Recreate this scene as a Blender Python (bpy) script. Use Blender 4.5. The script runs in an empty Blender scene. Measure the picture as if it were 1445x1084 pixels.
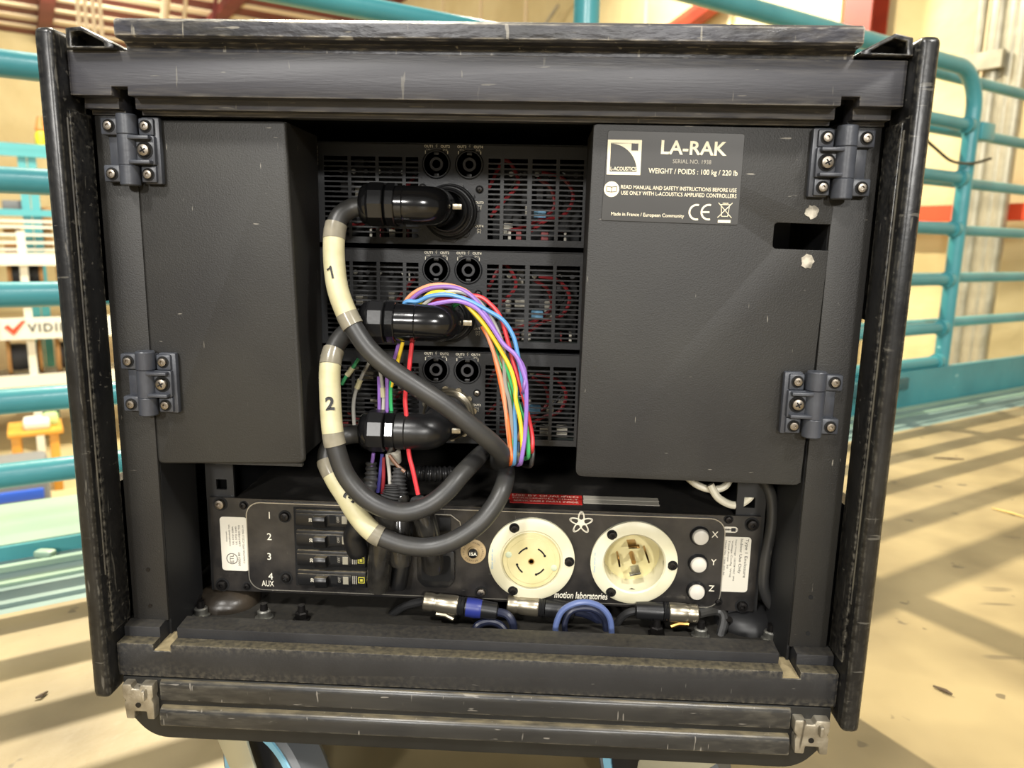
import bpy, bmesh, math, random
from mathutils import Matrix, Vector, Euler
random.seed(7)
S = bpy.context.scene
COL = S.collection
# ------------------------------------------------------------------ camera
CP = Vector((0.049, -0.5395, 0.3517)); CR = (1.3832, -0.0213, 0.0436); CF = 1059.37
cam = bpy.data.objects.new('camera', bpy.data.cameras.new('camera')); COL.objects.link(cam)
cam.location = CP; cam.rotation_euler = CR
cam.data.sensor_width = 36; cam.data.lens = CF / 1445 * 36
cam.data.clip_start = .02; cam.data.clip_end = 100
cam.data.dof.use_dof = True; cam.data.dof.focus_distance = .60; cam.data.dof.aperture_fstop = 7.5
S.camera = cam
# ------------------------------------------------------------------ light
w = bpy.data.worlds.new('world'); S.world = w; w.use_nodes = True
w.node_tree.nodes['Background'].inputs[0].default_value = (1, .97, .92, 1)
w.node_tree.nodes['Background'].inputs[1].default_value = .26
S.view_settings.view_transform = 'Standard'; S.view_settings.look = 'None'
S.view_settings.gamma = 1; S.view_settings.use_curve_mapping = False
S.view_settings.exposure = 0.0
def lamp(name, loc, to, size, power, col=(1, .93, .8)):
    l = bpy.data.lights.new(name, 'AREA'); l.shape = 'DISK'; l.size = size; l.energy = power; l.color = col
    o = bpy.data.objects.new(name, l); COL.objects.link(o); o.location = loc
    o.rotation_euler = (Vector(to) - Vector(loc)).to_track_quat('-Z', 'Y').to_euler(); return o
lamp('bay_and_fill_lamp', (-1.3, -2.4, 3.6), (0, 0, .2), .5, 165, (1, .97, .92))
lamp('bay_and_fill_lamp', (2.2, -2.2, 3.7), (0, 0, .2), .5, 155, (1, .97, .92))
lamp('bay_and_fill_lamp', (-2.2, -8.0, 3.2), (0, 0, .2), .7, 430, (1, .97, .92))  # unseen fill lamp, added far behind the camera to lift the rack interior
lamp('bay_and_fill_lamp', (2.6, -9.0, 3.2), (0, 0, .2), .7, 480, (1, .97, .92))  # second added fill from behind the camera, no fixture known there
lamp('bay_and_fill_lamp', (-1.66, 3.84, 5.2), (-.3, 1.2, -.2), .07, 1150, (1, .9, .68))
lamp('bay_and_fill_lamp', (0.0, 7.0, 4.2), (3, 5.5, -.5), .8, 540, (1, .93, .8))  # unseen source, added to brighten the right wall
lamp('bay_and_fill_lamp', (-4.5, 3.2, 4.5), (-5, 7, -1), .8, 210, (1, .95, .86))  # added background light for the shelving side, out of view
lamp('bay_and_fill_lamp', (-8.0, 12.5, 4.3), (-12, 17, 1.5), .8, 420, (1, .93, .8))  # extra lamp added to light the dim back wall
lamp('bay_and_fill_lamp', (-7.5, 9.5, 1.0), (-6.5, 13, 4.6), 1.0, 420, (1, .93, .82))  # low uplight added to brighten the ceiling, no hung fixture
# ------------------------------------------------------------------ pixel helpers
CM = Euler(CR).to_matrix()
def ray(u, v): return CM @ Vector(((u - 722.5) / CF, -(v - 542) / CF, -1))
def at(u, v, y): d = ray(u, v); return CP + d * ((y - CP.y) / d.y)          # point on the plane y
def xz(u, v, y): p = at(u, v, y); return p.x, p.z
# ------------------------------------------------------------------ materials
def lin(h):
    c = [int(h[i:i + 2], 16) / 255 for i in (0, 2, 4)]
    return tuple(x / 12.92 if x <= .04045 else ((x + .055) / 1.055) ** 2.4 for x in c) + (1,)
MATS = {}
def mat(name, col, rough=.5, metal=0, bump=None, var=None, scr=None, dust=None, spec=.5, emit=0, alpha=1, trans=0, stretch=(1, 1, 1), edge=None):
    if name in MATS: return MATS[name]
    m = bpy.data.materials.new(name); m.use_nodes = True; nt = m.node_tree; b = nt.nodes['Principled BSDF']; L = nt.links.new
    MATS[name] = m
    b.inputs['Roughness'].default_value = rough; b.inputs['Metallic'].default_value = metal
    b.inputs['Specular IOR Level'].default_value = spec
    b.inputs['Transmission Weight'].default_value = trans
    c = lin(col); b.inputs['Base Color'].default_value = c
    if emit: b.inputs['Emission Color'].default_value = c; b.inputs['Emission Strength'].default_value = emit
    tc = nt.nodes.new('ShaderNodeTexCoord'); mp = nt.nodes.new('ShaderNodeMapping'); L(tc.outputs['Object'], mp.inputs[0])
    mp.inputs['Scale'].default_value = stretch
    def noise(scale, detail=3, src=None):
        n = nt.nodes.new('ShaderNodeTexNoise'); n.inputs['Scale'].default_value = scale; n.inputs['Detail'].default_value = detail
        L((src or mp).outputs[0], n.inputs['Vector']); return n
    def ramp(n, a, z):
        r = nt.nodes.new('ShaderNodeMapRange'); r.inputs['From Min'].default_value = a; r.inputs['From Max'].default_value = z
        L(n.outputs[0], r.inputs['Value']); return r.outputs[0]
    cur = None
    def mix(fac, c2):
        nonlocal cur
        x = nt.nodes.new('ShaderNodeMix'); x.data_type = 'RGBA'
        L(fac, x.inputs['Factor'])
        if cur is None: x.inputs['A'].default_value = c
        else: L(cur, x.inputs['A'])
        x.inputs['B'].default_value = lin(c2); cur = x.outputs['Result']
    if var:
        mix(ramp(noise(var[0]), *(var[2:4] if len(var) > 2 else (.35, .65))), var[1])
    if scr:      # fine bright scratches, chips
        for k, st in enumerate(((1, 1, .12), (.15, .6, 1))):
            m2 = nt.nodes.new('ShaderNodeMapping'); L(tc.outputs['Object'], m2.inputs[0]); m2.inputs['Scale'].default_value = st
            m2.inputs['Rotation'].default_value = (.3 * k, .5 - .9 * k, .2)
            mix(ramp(noise(scr[0], 2, m2), scr[1], scr[1] + .03), scr[2])
    if edge:     # rubbed edges: where the rounded normal leaves the face normal
        bv = nt.nodes.new('ShaderNodeBevel'); bv.samples = 4; bv.inputs['Radius'].default_value = edge[1]
        ge = nt.nodes.new('ShaderNodeNewGeometry'); dp = nt.nodes.new('ShaderNodeVectorMath'); dp.operation = 'DOT_PRODUCT'
        L(bv.outputs[0], dp.inputs[0]); L(ge.outputs['True Normal'], dp.inputs[1])
        mr = nt.nodes.new('ShaderNodeMapRange'); mr.inputs['From Min'].default_value = .995; mr.inputs['From Max'].default_value = .85; L(dp.outputs['Value'], mr.inputs['Value'])
        mm = nt.nodes.new('ShaderNodeMath'); mm.operation = 'MULTIPLY'; L(mr.outputs[0], mm.inputs[0]); L(ramp(noise(260, 5), .42, .62), mm.inputs[1])
        mix(mm.outputs[0], edge[0])
    if dust:     # settled on upward faces
        g = nt.nodes.new('ShaderNodeNewGeometry'); sp = nt.nodes.new('ShaderNodeSeparateXYZ'); L(g.outputs['Normal'], sp.inputs[0])
        r = nt.nodes.new('ShaderNodeMapRange'); r.inputs['From Min'].default_value = .55; r.inputs['From Max'].default_value = .95
        L(sp.outputs['Z'], r.inputs['Value'])
        mu = nt.nodes.new('ShaderNodeMath'); mu.operation = 'MULTIPLY'; L(r.outputs[0], mu.inputs[0]); L(ramp(noise(220, 6), .2, .75), mu.inputs[1])
        m3 = nt.nodes.new('ShaderNodeMath'); m3.operation = 'MULTIPLY'; L(mu.outputs[0], m3.inputs[0]); m3.inputs[1].default_value = dust[1]
        mix(m3.outputs[0], dust[0])
    if cur is not None: L(cur, b.inputs['Base Color'])
    if bump:
        bp = nt.nodes.new('ShaderNodeBump'); bp.inputs['Strength'].default_value = bump[1]; bp.inputs['Distance'].default_value = bump[2] if len(bump) > 2 else .001
        L(noise(bump[0], 4).outputs[0], bp.inputs['Height']); L(bp.outputs[0], b.inputs['Normal'])
    return m
BEAM = mat('worn_black_plastic', '26262a', .42, spec=.45, bump=(500, .12), var=(30, '35353a'), scr=(330, .72, '55534f'), stretch=(.15, 1, 1.6), edge=('8a8478', .0012))
LOWBEAM = mat('dusty_black_plastic', '1c1c1d', .5, spec=.4, bump=(500, .12), var=(25, '242425'), scr=(330, .75, '504e4a'), edge=('8a8270', .0012), dust=('6f664f', .75))
DECK = mat('black_deck', '18181a', .5, spec=.4, bump=(500, .12), var=(25, '222223'), dust=('4a453a', .45))
SIDE = mat('scuffed_black_laminate', '0e0e0f', .3, spec=.4, bump=(90, .25), var=(40, '191919'), scr=(230, .68, '45433e'), edge=('6d695f', .003))
POWDER = mat('black_powder_coat', '1d1c1b', .5, spec=.4, bump=(900, .35, .0006), var=(9, '272623'), scr=(360, .755, '77736a'))
DARK = mat('matte_black_metal', '0d0d0e', .6, var=(20, '141415'))
RAIL = mat('black_rack_steel', '161617', .5, var=(30, '222222'))
HINGE = mat('blue_black_moulding', '34363c', .38, bump=(400, .1), var=(60, '3e4147'))
SCREW = mat('nickel_screw', '8d857a', .35, 1, bump=(300, .1))
BSCREW = mat('black_oxide_screw', '2c2a29', .35, .8)
HOLE = mat('black_hole', '040404', .9)
RUB = mat('black_rubber_cable', '2b2b2b', .42, bump=(200, .1), var=(45, '33322f'), scr=(380, .77, '66635c'))
GLOSS = mat('glossy_black_plastic', '101011', .16, bump=(120, .08))
GLOSSB = mat('black_moulded_plastic', '161617', .34, bump=(300, .08))
TAPE = mat('cream_label_sleeve', 'bdb693', .45, var=(60, 'b0a983'))
CLEAR = mat('aged_clear_tape', '8a8473', .2, var=(50, '6f6a5d'))
INK = mat('black_ink', '18181a', .6)
WHITE = mat('white_print', 'dcd6c4', .6)
GREYPR = mat('grey_print', '9d988c', .6)
CREAMPR = mat('cream_print', 'e6dcc0', .6)
PLATE = mat('label_plate_grey', '2a2927', .42, var=(15, '302f2d'))
PLATEEDGE = mat('label_edge', '55534c', .4)
PDU = mat('gloss_black_panel', '1b1a1a', .3, bump=(250, .1), var=(60, '2e2b28'), scr=(380, .77, '5f5d58'))
TRIM = mat('silver_line', 'a5a094', .35, .7)
NYLON = mat('ivory_nylon', 'd6d1b6', .38, var=(30, 'cbc5a6'))
NYLON2 = mat('ivory_insert', 'cfc596', .35, var=(40, 'c2b784'))
PALE = mat('pale_green_button', 'b9c2a4', .3)
BRASS = mat('brass', 'a8834a', .3, 1)
STEEL = mat('zinc_steel', 'a9a8a0', .35, .9, bump=(200, .2))
ZINC = mat('worn_zinc_casting', 'aaa393', .45, .75, bump=(160, .6), var=(80, '857d6c'), scr=(90, .68, '5a5347'))
STICK = mat('white_sticker', 'cfcabb', .5)
LENS = mat('white_lens', 'bfbaae', .3)
BLUEPR = mat('blue_print', '6f9fc2', .6)
YEL = mat('yellow_print', 'b7b03c', .6)
TAN = mat('tan_fibre_washer', 'b09a74', .5, var=(90, '9d8862'))
RED = mat('red_label', 'b3221b', .5)
BLK_ELEC = mat('breaker_black', '161617', .35, dust=('81765f', 1.0))
COPPER = mat('dark_board', '1d2420', .5)
NICKEL = mat('satin_nickel', '9c9482', .32, .9)
BLUEP = mat('blue_plastic', '222c70', .4)
NAVY = mat('navy_cable', '1a1f33', .4)
SLATE = mat('slate_blue_cable', '55648f', .35)
def wirem(n, c): return mat(n + '_wire_insulation', c, .38)
TEAL = mat('teal_paint', '35747a', .3, bump=(14, .15, .01), var=(5, '3f8287'), scr=(25, .75, '9cc2bd'))
# ------------------------------------------------------------------ mesh helpers
class MB:
    def __init__(s): s.v = []; s.f = []; s.mi = []; s.mats = []
    def add(s, vf, m=None, tf=None):
        vs, fs = vf; o = len(s.v)
        s.v += [(tf @ Vector(q)) if tf else Vector(q) for q in vs]
        if m not in s.mats: s.mats.append(m)
        i = s.mats.index(m)
        s.f += [[a + o for a in f] for f in fs]; s.mi += [i] * len(fs); return s
    def build(s, name, m=None, parent=None, smooth=35, **props):
        me = bpy.data.meshes.new(name); o = bpy.data.objects.new(name, me)
        off = parent_loc(parent) if parent else Vector()
        if not parent and s.v and not props.pop('keep', False):
            lo = Vector([min(q[i] for q in s.v) for i in range(3)]); hi = Vector([max(q[i] for q in s.v) for i in range(3)])
            off = Vector(((lo.x + hi.x) / 2, (lo.y + hi.y) / 2, lo.z)); o.location = off
        me.from_pydata([tuple(q - off) for q in s.v], [], s.f)
        for x in s.mats: me.materials.append(x or m)
        me.polygons.foreach_set('material_index', s.mi)
        me.update()
        if smooth: me.shade_smooth(); me.set_sharp_from_angle(angle=math.radians(smooth))
        COL.objects.link(o)
        if parent: o.parent = parent
        for k, x in props.items(): o[k] = x
        return o
def parent_loc(p):
    l = Vector()
    while p is not None: l = l + p.location; p = p.parent
    return l
def thing(name, loc, label, cat, group=None):
    o = bpy.data.objects.new(name, None); o.location = loc; o.empty_display_size = .02; COL.objects.link(o)
    o['label'] = label; o['category'] = cat
    if group: o['group'] = group
    return o
def box(x0, x1, y0, y1, z0, z1):
    return [(x, y, z) for x in (x0, x1) for y in (y0, y1) for z in (z0, z1)], [(0, 1, 3, 2), (4, 6, 7, 5), (0, 4, 5, 1), (2, 3, 7, 6), (0, 2, 6, 4), (1, 5, 7, 3)]
def bmout(bm):
    bmesh.ops.recalc_face_normals(bm, faces=bm.faces)
    bm.verts.index_update(); r = ([v.co.copy() for v in bm.verts], [[v.index for v in f.verts] for f in bm.faces]); bm.free(); return r
def bev(vf, r, seg=2, ang=30):
    bm = bmesh.new(); vs = [bm.verts.new(q) for q in vf[0]]
    for f in vf[1]: bm.faces.new([vs[i] for i in f])
    bmesh.ops.recalc_face_normals(bm, faces=bm.faces)
    es = [e for e in bm.edges if len(e.link_faces) == 2 and e.calc_face_angle(0) > math.radians(ang)]
    bmesh.ops.bevel(bm, geom=es, offset=r, segments=seg, affect='EDGES', profile=.5, clamp_overlap=True)
    return bmout(bm)
def rbox(x0, x1, y0, y1, z0, z1, r=.001, seg=2): return bev(box(min(x0, x1), max(x0, x1), min(y0, y1), max(y0, y1), min(z0, z1), max(z0, z1)), r, seg)
def prism(poly, a, b, axis='y', r=0, seg=2, ang=30):
    n = len(poly)
    def P(q, t): return {'y': (q[0], t, q[1]), 'x': (t, q[0], q[1]), 'z': (q[0], q[1], t)}[axis]
    vs = [P(q, a) for q in poly] + [P(q, b) for q in poly]
    fs = [list(range(n)), list(range(2 * n - 1, n - 1, -1))] + [[i, i + n, (i + 1) % n + n, (i + 1) % n] for i in range(n)]
    if r: return bev((vs, fs), r, seg, ang)
    bm = bmesh.new(); q = [bm.verts.new(x) for x in vs]
    for f in fs: bm.faces.new([q[i] for i in f])
    return bmout(bm)
def frame(d):
    d = Vector(d).normalized(); a = Vector((0, 0, 1)) if abs(d.z) < .9 else Vector((1, 0, 0))
    x = a.cross(d).normalized(); return x, d.cross(x), d
def lathe(prof, o, d, n=24, cap=True):
    """prof: (radius, distance along d)"""
    X, Y, D = frame(d); o = Vector(o); vs = []; fs = []
    for r, h in prof:
        for k in range(n):
            a = 2 * math.pi * k / n; vs.append(o + D * h + (X * math.cos(a) + Y * math.sin(a)) * r)
    for i in range(len(prof) - 1):
        for k in range(n): fs.append([i * n + k, i * n + (k + 1) % n, (i + 1) * n + (k + 1) % n, (i + 1) * n + k])
    if not cap: return vs, fs
    if prof[0][0] > 1e-6: fs.append(list(range(n - 1, -1, -1)))
    if prof[-1][0] > 1e-6: fs.append(list(range((len(prof) - 1) * n, len(prof) * n)))
    return vs, fs
def cyl(p0, p1, r, r1=None, n=16):
    p0 = Vector(p0); d = Vector(p1) - p0; return lathe([(r, 0), (r if r1 is None else r1, d.length)], p0, d, n)
def spline(P, n=10):
    P = [Vector(q) for q in P]; Q = [P[0] * 2 - P[1]] + P + [P[-1] * 2 - P[-2]]; out = []
    for i in range(1, len(Q) - 2):
        a, b, c, d = Q[i - 1:i + 3]
        for k in range(n):
            t = k / n; out.append(.5 * (2 * b + (c - a) * t + (2 * a - 5 * b + 4 * c - d) * t * t + (3 * b - a - 3 * c + d) * t ** 3))
    return out + [P[-1]]
def tube(P, r, n=12, caps=True):
    P = [Vector(q) for q in P]; vs = []; fs = []
    T = [(P[min(i + 1, len(P) - 1)] - P[max(i - 1, 0)]).normalized() for i in range(len(P))]
    X, _, _ = frame(T[0])
    for i, p in enumerate(P):
        X = (X - T[i] * X.dot(T[i])).normalized(); Y = T[i].cross(X); rr = r(i / (len(P) - 1)) if callable(r) else r
        vs += [p + (X * math.cos(2 * math.pi * k / n) + Y * math.sin(2 * math.pi * k / n)) * rr for k in range(n)]
    for i in range(len(P) - 1):
        for k in range(n): fs.append([i * n + k, i * n + (k + 1) % n, (i + 1) * n + (k + 1) % n, (i + 1) * n + k])
    if caps: fs += [list(range(n - 1, -1, -1)), list(range((len(P) - 1) * n, len(P) * n))]
    return vs, fs
def rrect(x0, x1, z0, z1, r, n=5):
    o = []
    for cx, cz, a0 in ((x1 - r, z1 - r, 0), (x0 + r, z1 - r, 90), (x0 + r, z0 + r, 180), (x1 - r, z0 + r, 270)):
        for k in range(n + 1): a = math.radians(a0 + 90 * k / n); o.append((cx + r * math.cos(a), cz + r * math.sin(a)))
    return o
def rpoly(P, R, n=4):
    """round polygon corners; R radius (or list)"""
    o = []; N = len(P)
    for i in range(N):
        p = Vector(P[i]); a = (Vector(P[i - 1]) - p); b = (Vector(P[(i + 1) % N]) - p); r = R[i] if isinstance(R, (list, tuple)) else R
        if r <= 0: o.append(tuple(p)); continue
        r = min(r, a.length * .45, b.length * .45); a = p + a.normalized() * r; b = p + b.normalized() * r
        for k in range(n + 1): t = k / n; q = a * (1 - t) ** 2 + p * 2 * t * (1 - t) + b * t * t; o.append(tuple(q))
    return o
TXC = {}
def textvf(s, size, align='CENTER', bold=0, shear=0, spacing=1, rows=1.0):
    k = (s, size, align, bold, shear, spacing, rows)
    if k not in TXC:
        c = bpy.data.curves.new('t', 'FONT'); c.body = s; c.size = size; c.align_x = align; c.align_y = 'CENTER'; c.offset = bold * size
        c.shear = shear; c.space_character = spacing; c.space_line = rows; c.resolution_u = 3; c.fill_mode = 'FRONT'
        o = bpy.data.objects.new('t', c); COL.objects.link(o); dg = bpy.context.evaluated_depsgraph_get()
        me = bpy.data.meshes.new_from_object(o.evaluated_get(dg)); TXC[k] = ([v.co.copy() for v in me.vertices], [list(p.vertices) for p in me.polygons])
        bpy.data.objects.remove(o); bpy.data.curves.remove(c); bpy.data.meshes.remove(me)
    return TXC[k]
FX = Matrix.Rotation(math.pi / 2, 4, 'X')     # text plane -> faces -y
def tx(mb, s, u, v, y, h, m, align='CENTER', rot=0, width=None, **kw):
    """printed text centred at photo pixel u,v on plane y; h = cap height in metres"""
    vf = textvf(s, h * 1.42, align, **kw); sx = 1
    if width: xs = [q.x for q in vf[0]]; sx = width / max(1e-6, max(xs) - min(xs))
    mb.add(vf, m, Matrix.Translation(at(u, v, y)) @ Matrix.Rotation(-rot, 4, 'Y') @ FX @ Matrix.Diagonal((sx, 1, 1, 1)))
def print_rect(mb, u0, v0, u1, v1, y, m, t=.0002):
    a = at(u0, v0, y); b = at(u1, v1, y); mb.add(box(min(a.x, b.x), max(a.x, b.x), y - t, y, min(a.z, b.z), max(a.z, b.z)), m)
def screw(parent, p, r=.0035, m=SCREW, h=.0022, d=(0, -1, 0), phil=False, name='screw'):
    mb = MB(); mb.add(lathe([(r, 0), (r, h * .5), (r * .85, h * .9), (r * .5, h * 1.05 if phil else h), (r * .42, h) if not phil else (.0001, h * 1.1)] + ([] if phil else [(r * .40, h * .4), (.0001, h * .4)]), p, d, 18), m)
    mb.add(lathe([(r * 1.35, -.0002), (r * 1.35, .0004)], p, d, 18), HOLE)
    if phil:
        X, Y, D = frame(d); q = Vector(p) + D * (h * 1.06)
        for a in (.5, 2.07):
            e = X * math.cos(a) + Y * math.sin(a); mb.add(tube([q - e * r * .5, q + e * r * .5], r * .13, 6), HOLE)
    return mb.build(name, m, parent)
def ring_print(mb, o, r0, r1, a0, a1, y, m, n=16):
    vs = []; fs = []
    for k in range(n + 1):
        a = a0 + (a1 - a0) * k / n
        for r in (r0, r1): vs.append((o[0] + r * math.cos(a), y, o[1] + r * math.sin(a)))
    for k in range(n): fs.append([2 * k, 2 * k + 1, 2 * k + 3, 2 * k + 2])
    mb.add((vs, fs), m)
# ================================================================== SETTING (axes of the platform edge: s along the railing, n away from it)
FA = Vector((-.8577, .6117, 0)); FD = Vector((.8187, .5743, 0)); FN = Vector((-.5743, .8187, 0)); ZF = -.19; ZL = -1.55
FT = Matrix(((FD.x, FN.x, 0, FA.x), (FD.y, FN.y, 0, FA.y), (0, 0, 1, 0), (0, 0, 0, 1)))
def W(s, n, z): return FT @ Vector((s, n, z))
def onN(u, v, n):      # pixel -> (s, z) on the plane n
    r = ray(u, v); t = ((FA + FN * n - CP).dot(FN)) / r.dot(FN); q = CP + r * t; return (q - FA).dot(FD), q.z
def onS(u, v, s):
    r = ray(u, v); t = ((FA + FD * s - CP).dot(FD)) / r.dot(FD); q = CP + r * t; return (q - FA).dot(FN), q.z
def fbox(s0, s1, n0, n1, z0, z1): return [FT @ Vector(q) for q in box(s0, s1, n0, n1, z0, z1)[0]], box(0, 1, 0, 1, 0, 1)[1]
CONC = mat('warm_concrete', '8b7c5a', .5, bump=(30, .25, .004), var=(5, '6a5d42', .38, .72), scr=(26, .70, '5f543e'))
CONC2 = mat('grey_teal_sill', '5f7471', .5, var=(6, '71857f'), bump=(40, .2, .003), stretch=(1, 1, 1))
PALET = mat('pale_teal_paint', '7d9480', .45, var=(5, '71897a'))
CREAM = mat('cream_insulation', 'c8b98a', .8, bump=(3, .6, .05), var=(1.1, 'b9a878'))
LOWC = mat('pale_concrete', 'bfae83', .6, var=(1.5, 'a99a74'))
MAROON = mat('maroon_paint', '6e2a26', .6, var=(2, '5b201e'))
REDP = mat('red_oxide_paint', '9c3a22', .5, var=(4, '862f1d'))
ORANGE = mat('red_orange_beam', 'c8421f', .5)
PURL = mat('cream_purlin', 'd9c7a4', .6)
GALV = mat('galvanised_pipe', 'a6a08c', .4, .4, var=(8, '8f8a78'))
def struct(mb, name, m, **k): return mb.build(name, m, keep=True, kind='structure', **k)
fl = struct(MB().add(fbox(-4, 9, -5, -.235, ZF - .3, ZF)), 'floor', CONC, smooth=0)
sl = MB().add(fbox(-4, 9, -.2345, 0, ZF - .3, ZF - .006)); struct(sl, 'trim_1', CONC2, smooth=0)
for k, (a, b, h) in enumerate(((-.2, -.15, .006), (-.12, -.1, .005), (-.06, -.045, .008))):
    MB().add(fbox(-4, 9, a, b, ZF - .006, ZF - .006 + h)).build('sill_ridge', PALET if k else CONC2, None, 0, kind='structure', keep=True)
struct(MB().add(fbox(-4, 9, .0005, .23, ZF - .3, ZF + .02)), 'trim_2', PALET, smooth=0)
struct(MB().add(fbox(-4, 9, -.008, 0, ZF - .006, ZF + .018)), 'trim_3', TEAL, smooth=0)
struct(MB().add(fbox(-14, 6.49, .24, 19.99, ZL - .2, ZL)), 'floor_lower', LOWC, smooth=0)
struct(MB().add(fbox(6.5, 6.8, -7, 20, ZL - .2, 6.2)), 'wall_right', CREAM, smooth=0)
struct(MB().add(fbox(-14, 6.49, 20, 20.3, ZL - .2, 6.2)), 'wall_back', CREAM, smooth=0)
ceil = struct(MB().add(fbox(-14, 6.49, 7, 19.99, 4.76, 4.9)), 'ceiling', MAROON, smooth=0)
for k in range(14):
    MB().add(fbox(-14, 6.48, 7.3 + k * .9, 7.3 + k * .9 + (.22 if k % 3 else .34), 4.725, 4.755)).build('purlin', PURL, ceil, 0)
for k in range(5):
    MB().add(fbox(-8 + 2.9 * k, -7.75 + 2.9 * k, 7.2, 19.9, 4.55, 4.72)).build('joist', MAROON, ceil, 0)
# wall seams and standing ribs of the insulation facing
for k in range(9):
    n = .5 + k * 1.3
    MB().add(fbox(6.46, 6.499, n, n + .035, ZL, 4.75)).build('insulation_seam', PURL, bpy.data.objects['wall_right'], 0)
def simple(mb, name, m, label, cat, group=None, smooth=35):
    o = mb.build(name, m, None, smooth); o['label'] = label; o['category'] = cat
    if group: o['group'] = group
    return o
# columns and beams on the right wall
n0, z0 = onS(1215, 20, 6.25)
c = MB(); c.add(fbox(6.2, 6.215, n0 - .13, n0 + .13, ZL, 4.7)); c.add(fbox(6.425, 6.44, n0 - .13, n0 + .13, ZL, 4.7)); c.add(fbox(6.215, 6.425, n0 - .01, n0 + .01, ZL, 4.7))
simple(c, 'steel_column', REDP, 'red oxide steel column against the cream wall above the case lid', 'column')
n1, z1 = onS(541, 20, 6.25)
c = MB(); c.add(fbox(6.2, 6.215, n1 - .35, n1 + .35, ZL, 4.44)); c.add(fbox(6.425, 6.44, n1 - .35, n1 + .35, ZL, 4.44)); c.add(fbox(6.215, 6.425, n1 - .02, n1 + .02, ZL, 4.44))
simple(c, 'steel_column', MAROON, 'dark maroon steel column standing where the maroon ceiling ends', 'column')
na, za = onS(905, 38, 6.35); nb, zb = onS(1010, -2, 6.35)
simple(MB().add(tube([W(6.35, na + 1.6, za - .8), W(6.35, nb - .1, zb)], .11, 8)), 'diagonal_brace', REDP, 'slanted red steel brace crossing the cream wall', 'brace')
nr, zr = onS(1400, 300, 6.3)
simple(MB().add(fbox(6.22, 6.4, -2, n0 - .14, zr - .06, zr + .06)), 'guard_beam', ORANGE, 'bright red orange horizontal beam along the cream wall', 'beam')
for u, r, lab in ((1376, .035, 'thin grey conduit running up the cream wall nearest the red column'), (1400, .06, 'thick pale pipe running up the cream wall beside conduits'),
             (1414, .03, 'slim pale conduit right after the thick pale pipe'), (1424, .05, 'pale pipe beside the paired conduits on the cream wall'), (1438, .055, 'pale pipe furthest along the cream wall from the red column'), (1392, .02, 'slimmest conduit squeezed beside the thick pale pipe')):
    n, z = onS(u, 100, 6.1); simple(MB().add(cyl(W(6.1, n, ZL), W(6.1, n, 4.7), r, None, 12)), 'wall_pipe', GALV, lab, 'pipe')
n, z = onS(1385, 95, 6.0); simple(MB().add(fbox(5.98, 6.04, n - .14, n + .22, z - .02, z + .1)), 'pipe_clamp', GALV, 'grey strut clamp across the wall pipes', 'clamp')
# hanging cable loop and blue clip on the wall above the case
n, z = onS(780, 28, 6.0); simple(MB().add(tube(spline([W(6.3, n + .3, z + .3), W(6.25, n + .62, z), W(6.25, n + .45, z - .25), W(6.3, n - .2, z - .3)]), .022, 8)), 'hanging_hose', GALV, 'thin dark hose loop hanging on the cream wall', 'hose')
# ------------------------------------------------------------------ railing
RZ = (-.05, .075, .25, .43, .605, .785, .968)
fr = thing('guard_railing', W(1.4, 0, ZF), 'teal tubular guard railing with seven rails running behind the case', 'railing')
RB = .021
for k, z in enumerate(RZ):
    if k < 6: P = [W(-2.2, 0, z), W(2.9, 0, z)]
    else: P = [W(-2.2, 0, z), W(2.79, 0, z)] + [W(2.79 + .13 * math.sin(a), 0, z - .13 + .13 * math.cos(a)) for a in (.2, .4, .6, .8, 1, 1.2, 1.4, 1.57)] + [W(2.92, 0, .7), W(2.92, 0, ZF + .02)]
    MB().add(tube(P, RB if k < 6 else .026, 18)).build('rail' if k < 6 else 'top_rail', TEAL, fr)
MB().add(cyl(W(1.204, -.0, ZF + .02), W(1.204, -.0, 1.45), .03, None, 16)).build('post', TEAL, fr)
for z in RZ[:6]: MB().add(cyl(W(2.875, -.002, z), W(2.9, -.002, z), RB * 1.35, None, 14)).build('weld_collar', TEAL, fr)
MB().add(rbox(2.94, 3.03, -.03, .03, .74, .8, .006), None, FT).build('latch_block', TEAL, fr)
f2 = thing('gate_panel', W(4, .1, ZF), 'teal tubular gate panel continuing behind the railing end post', 'gate')
for z in RZ[1:]: MB().add(tube([W(2.3, .1, z), W(6.0, .1, z)], .02, 14)).build('rail', TEAL, f2)
for s in (2.3, 6.0): MB().add(cyl(W(s, .1, ZF + .02), W(s, .1, 1.0), .025, None, 12)).build('post', TEAL, f2)
simple(MB().add(fbox(2.1, 6.3, -.03, -.01, ZF - .004, -.066)), 'kick_plate', TEAL, 'teal steel kick plate along the platform edge below the gate', 'kick plate')
simple(MB().add(rbox(2.2, 2.6, -.07, -.031, -.12, -.075, .006), None, FT), 'edge_bracket', mat('dark_teal_paint', '264f54', .5), 'dark teal bracket bolted to the kick plate beside the case', 'bracket')
simple(MB().add(tube(spline([W(2.5, -.03, .74), W(2.62, -.05, .68), W(2.75, -.04, .65), W(2.9, -.03, .655), W(3.02, -.03, .68)]), .005, 6)), 'tie_wire', BSCREW, 'thin dark wire tied to the railing by the end post', 'wire')
s, z = onN(65, 797, -.03)
simple(MB().add(bev(box(-1, 1, -1, 1, -1, 1), .5, 3), None, Matrix.Translation(W(s, -.03, ZF + .004)) @ Matrix.Diagonal((.016, .01, .006, 1))), 'pebble', PALET, 'small pale lump lying on the teal sill', 'debris')
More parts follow.
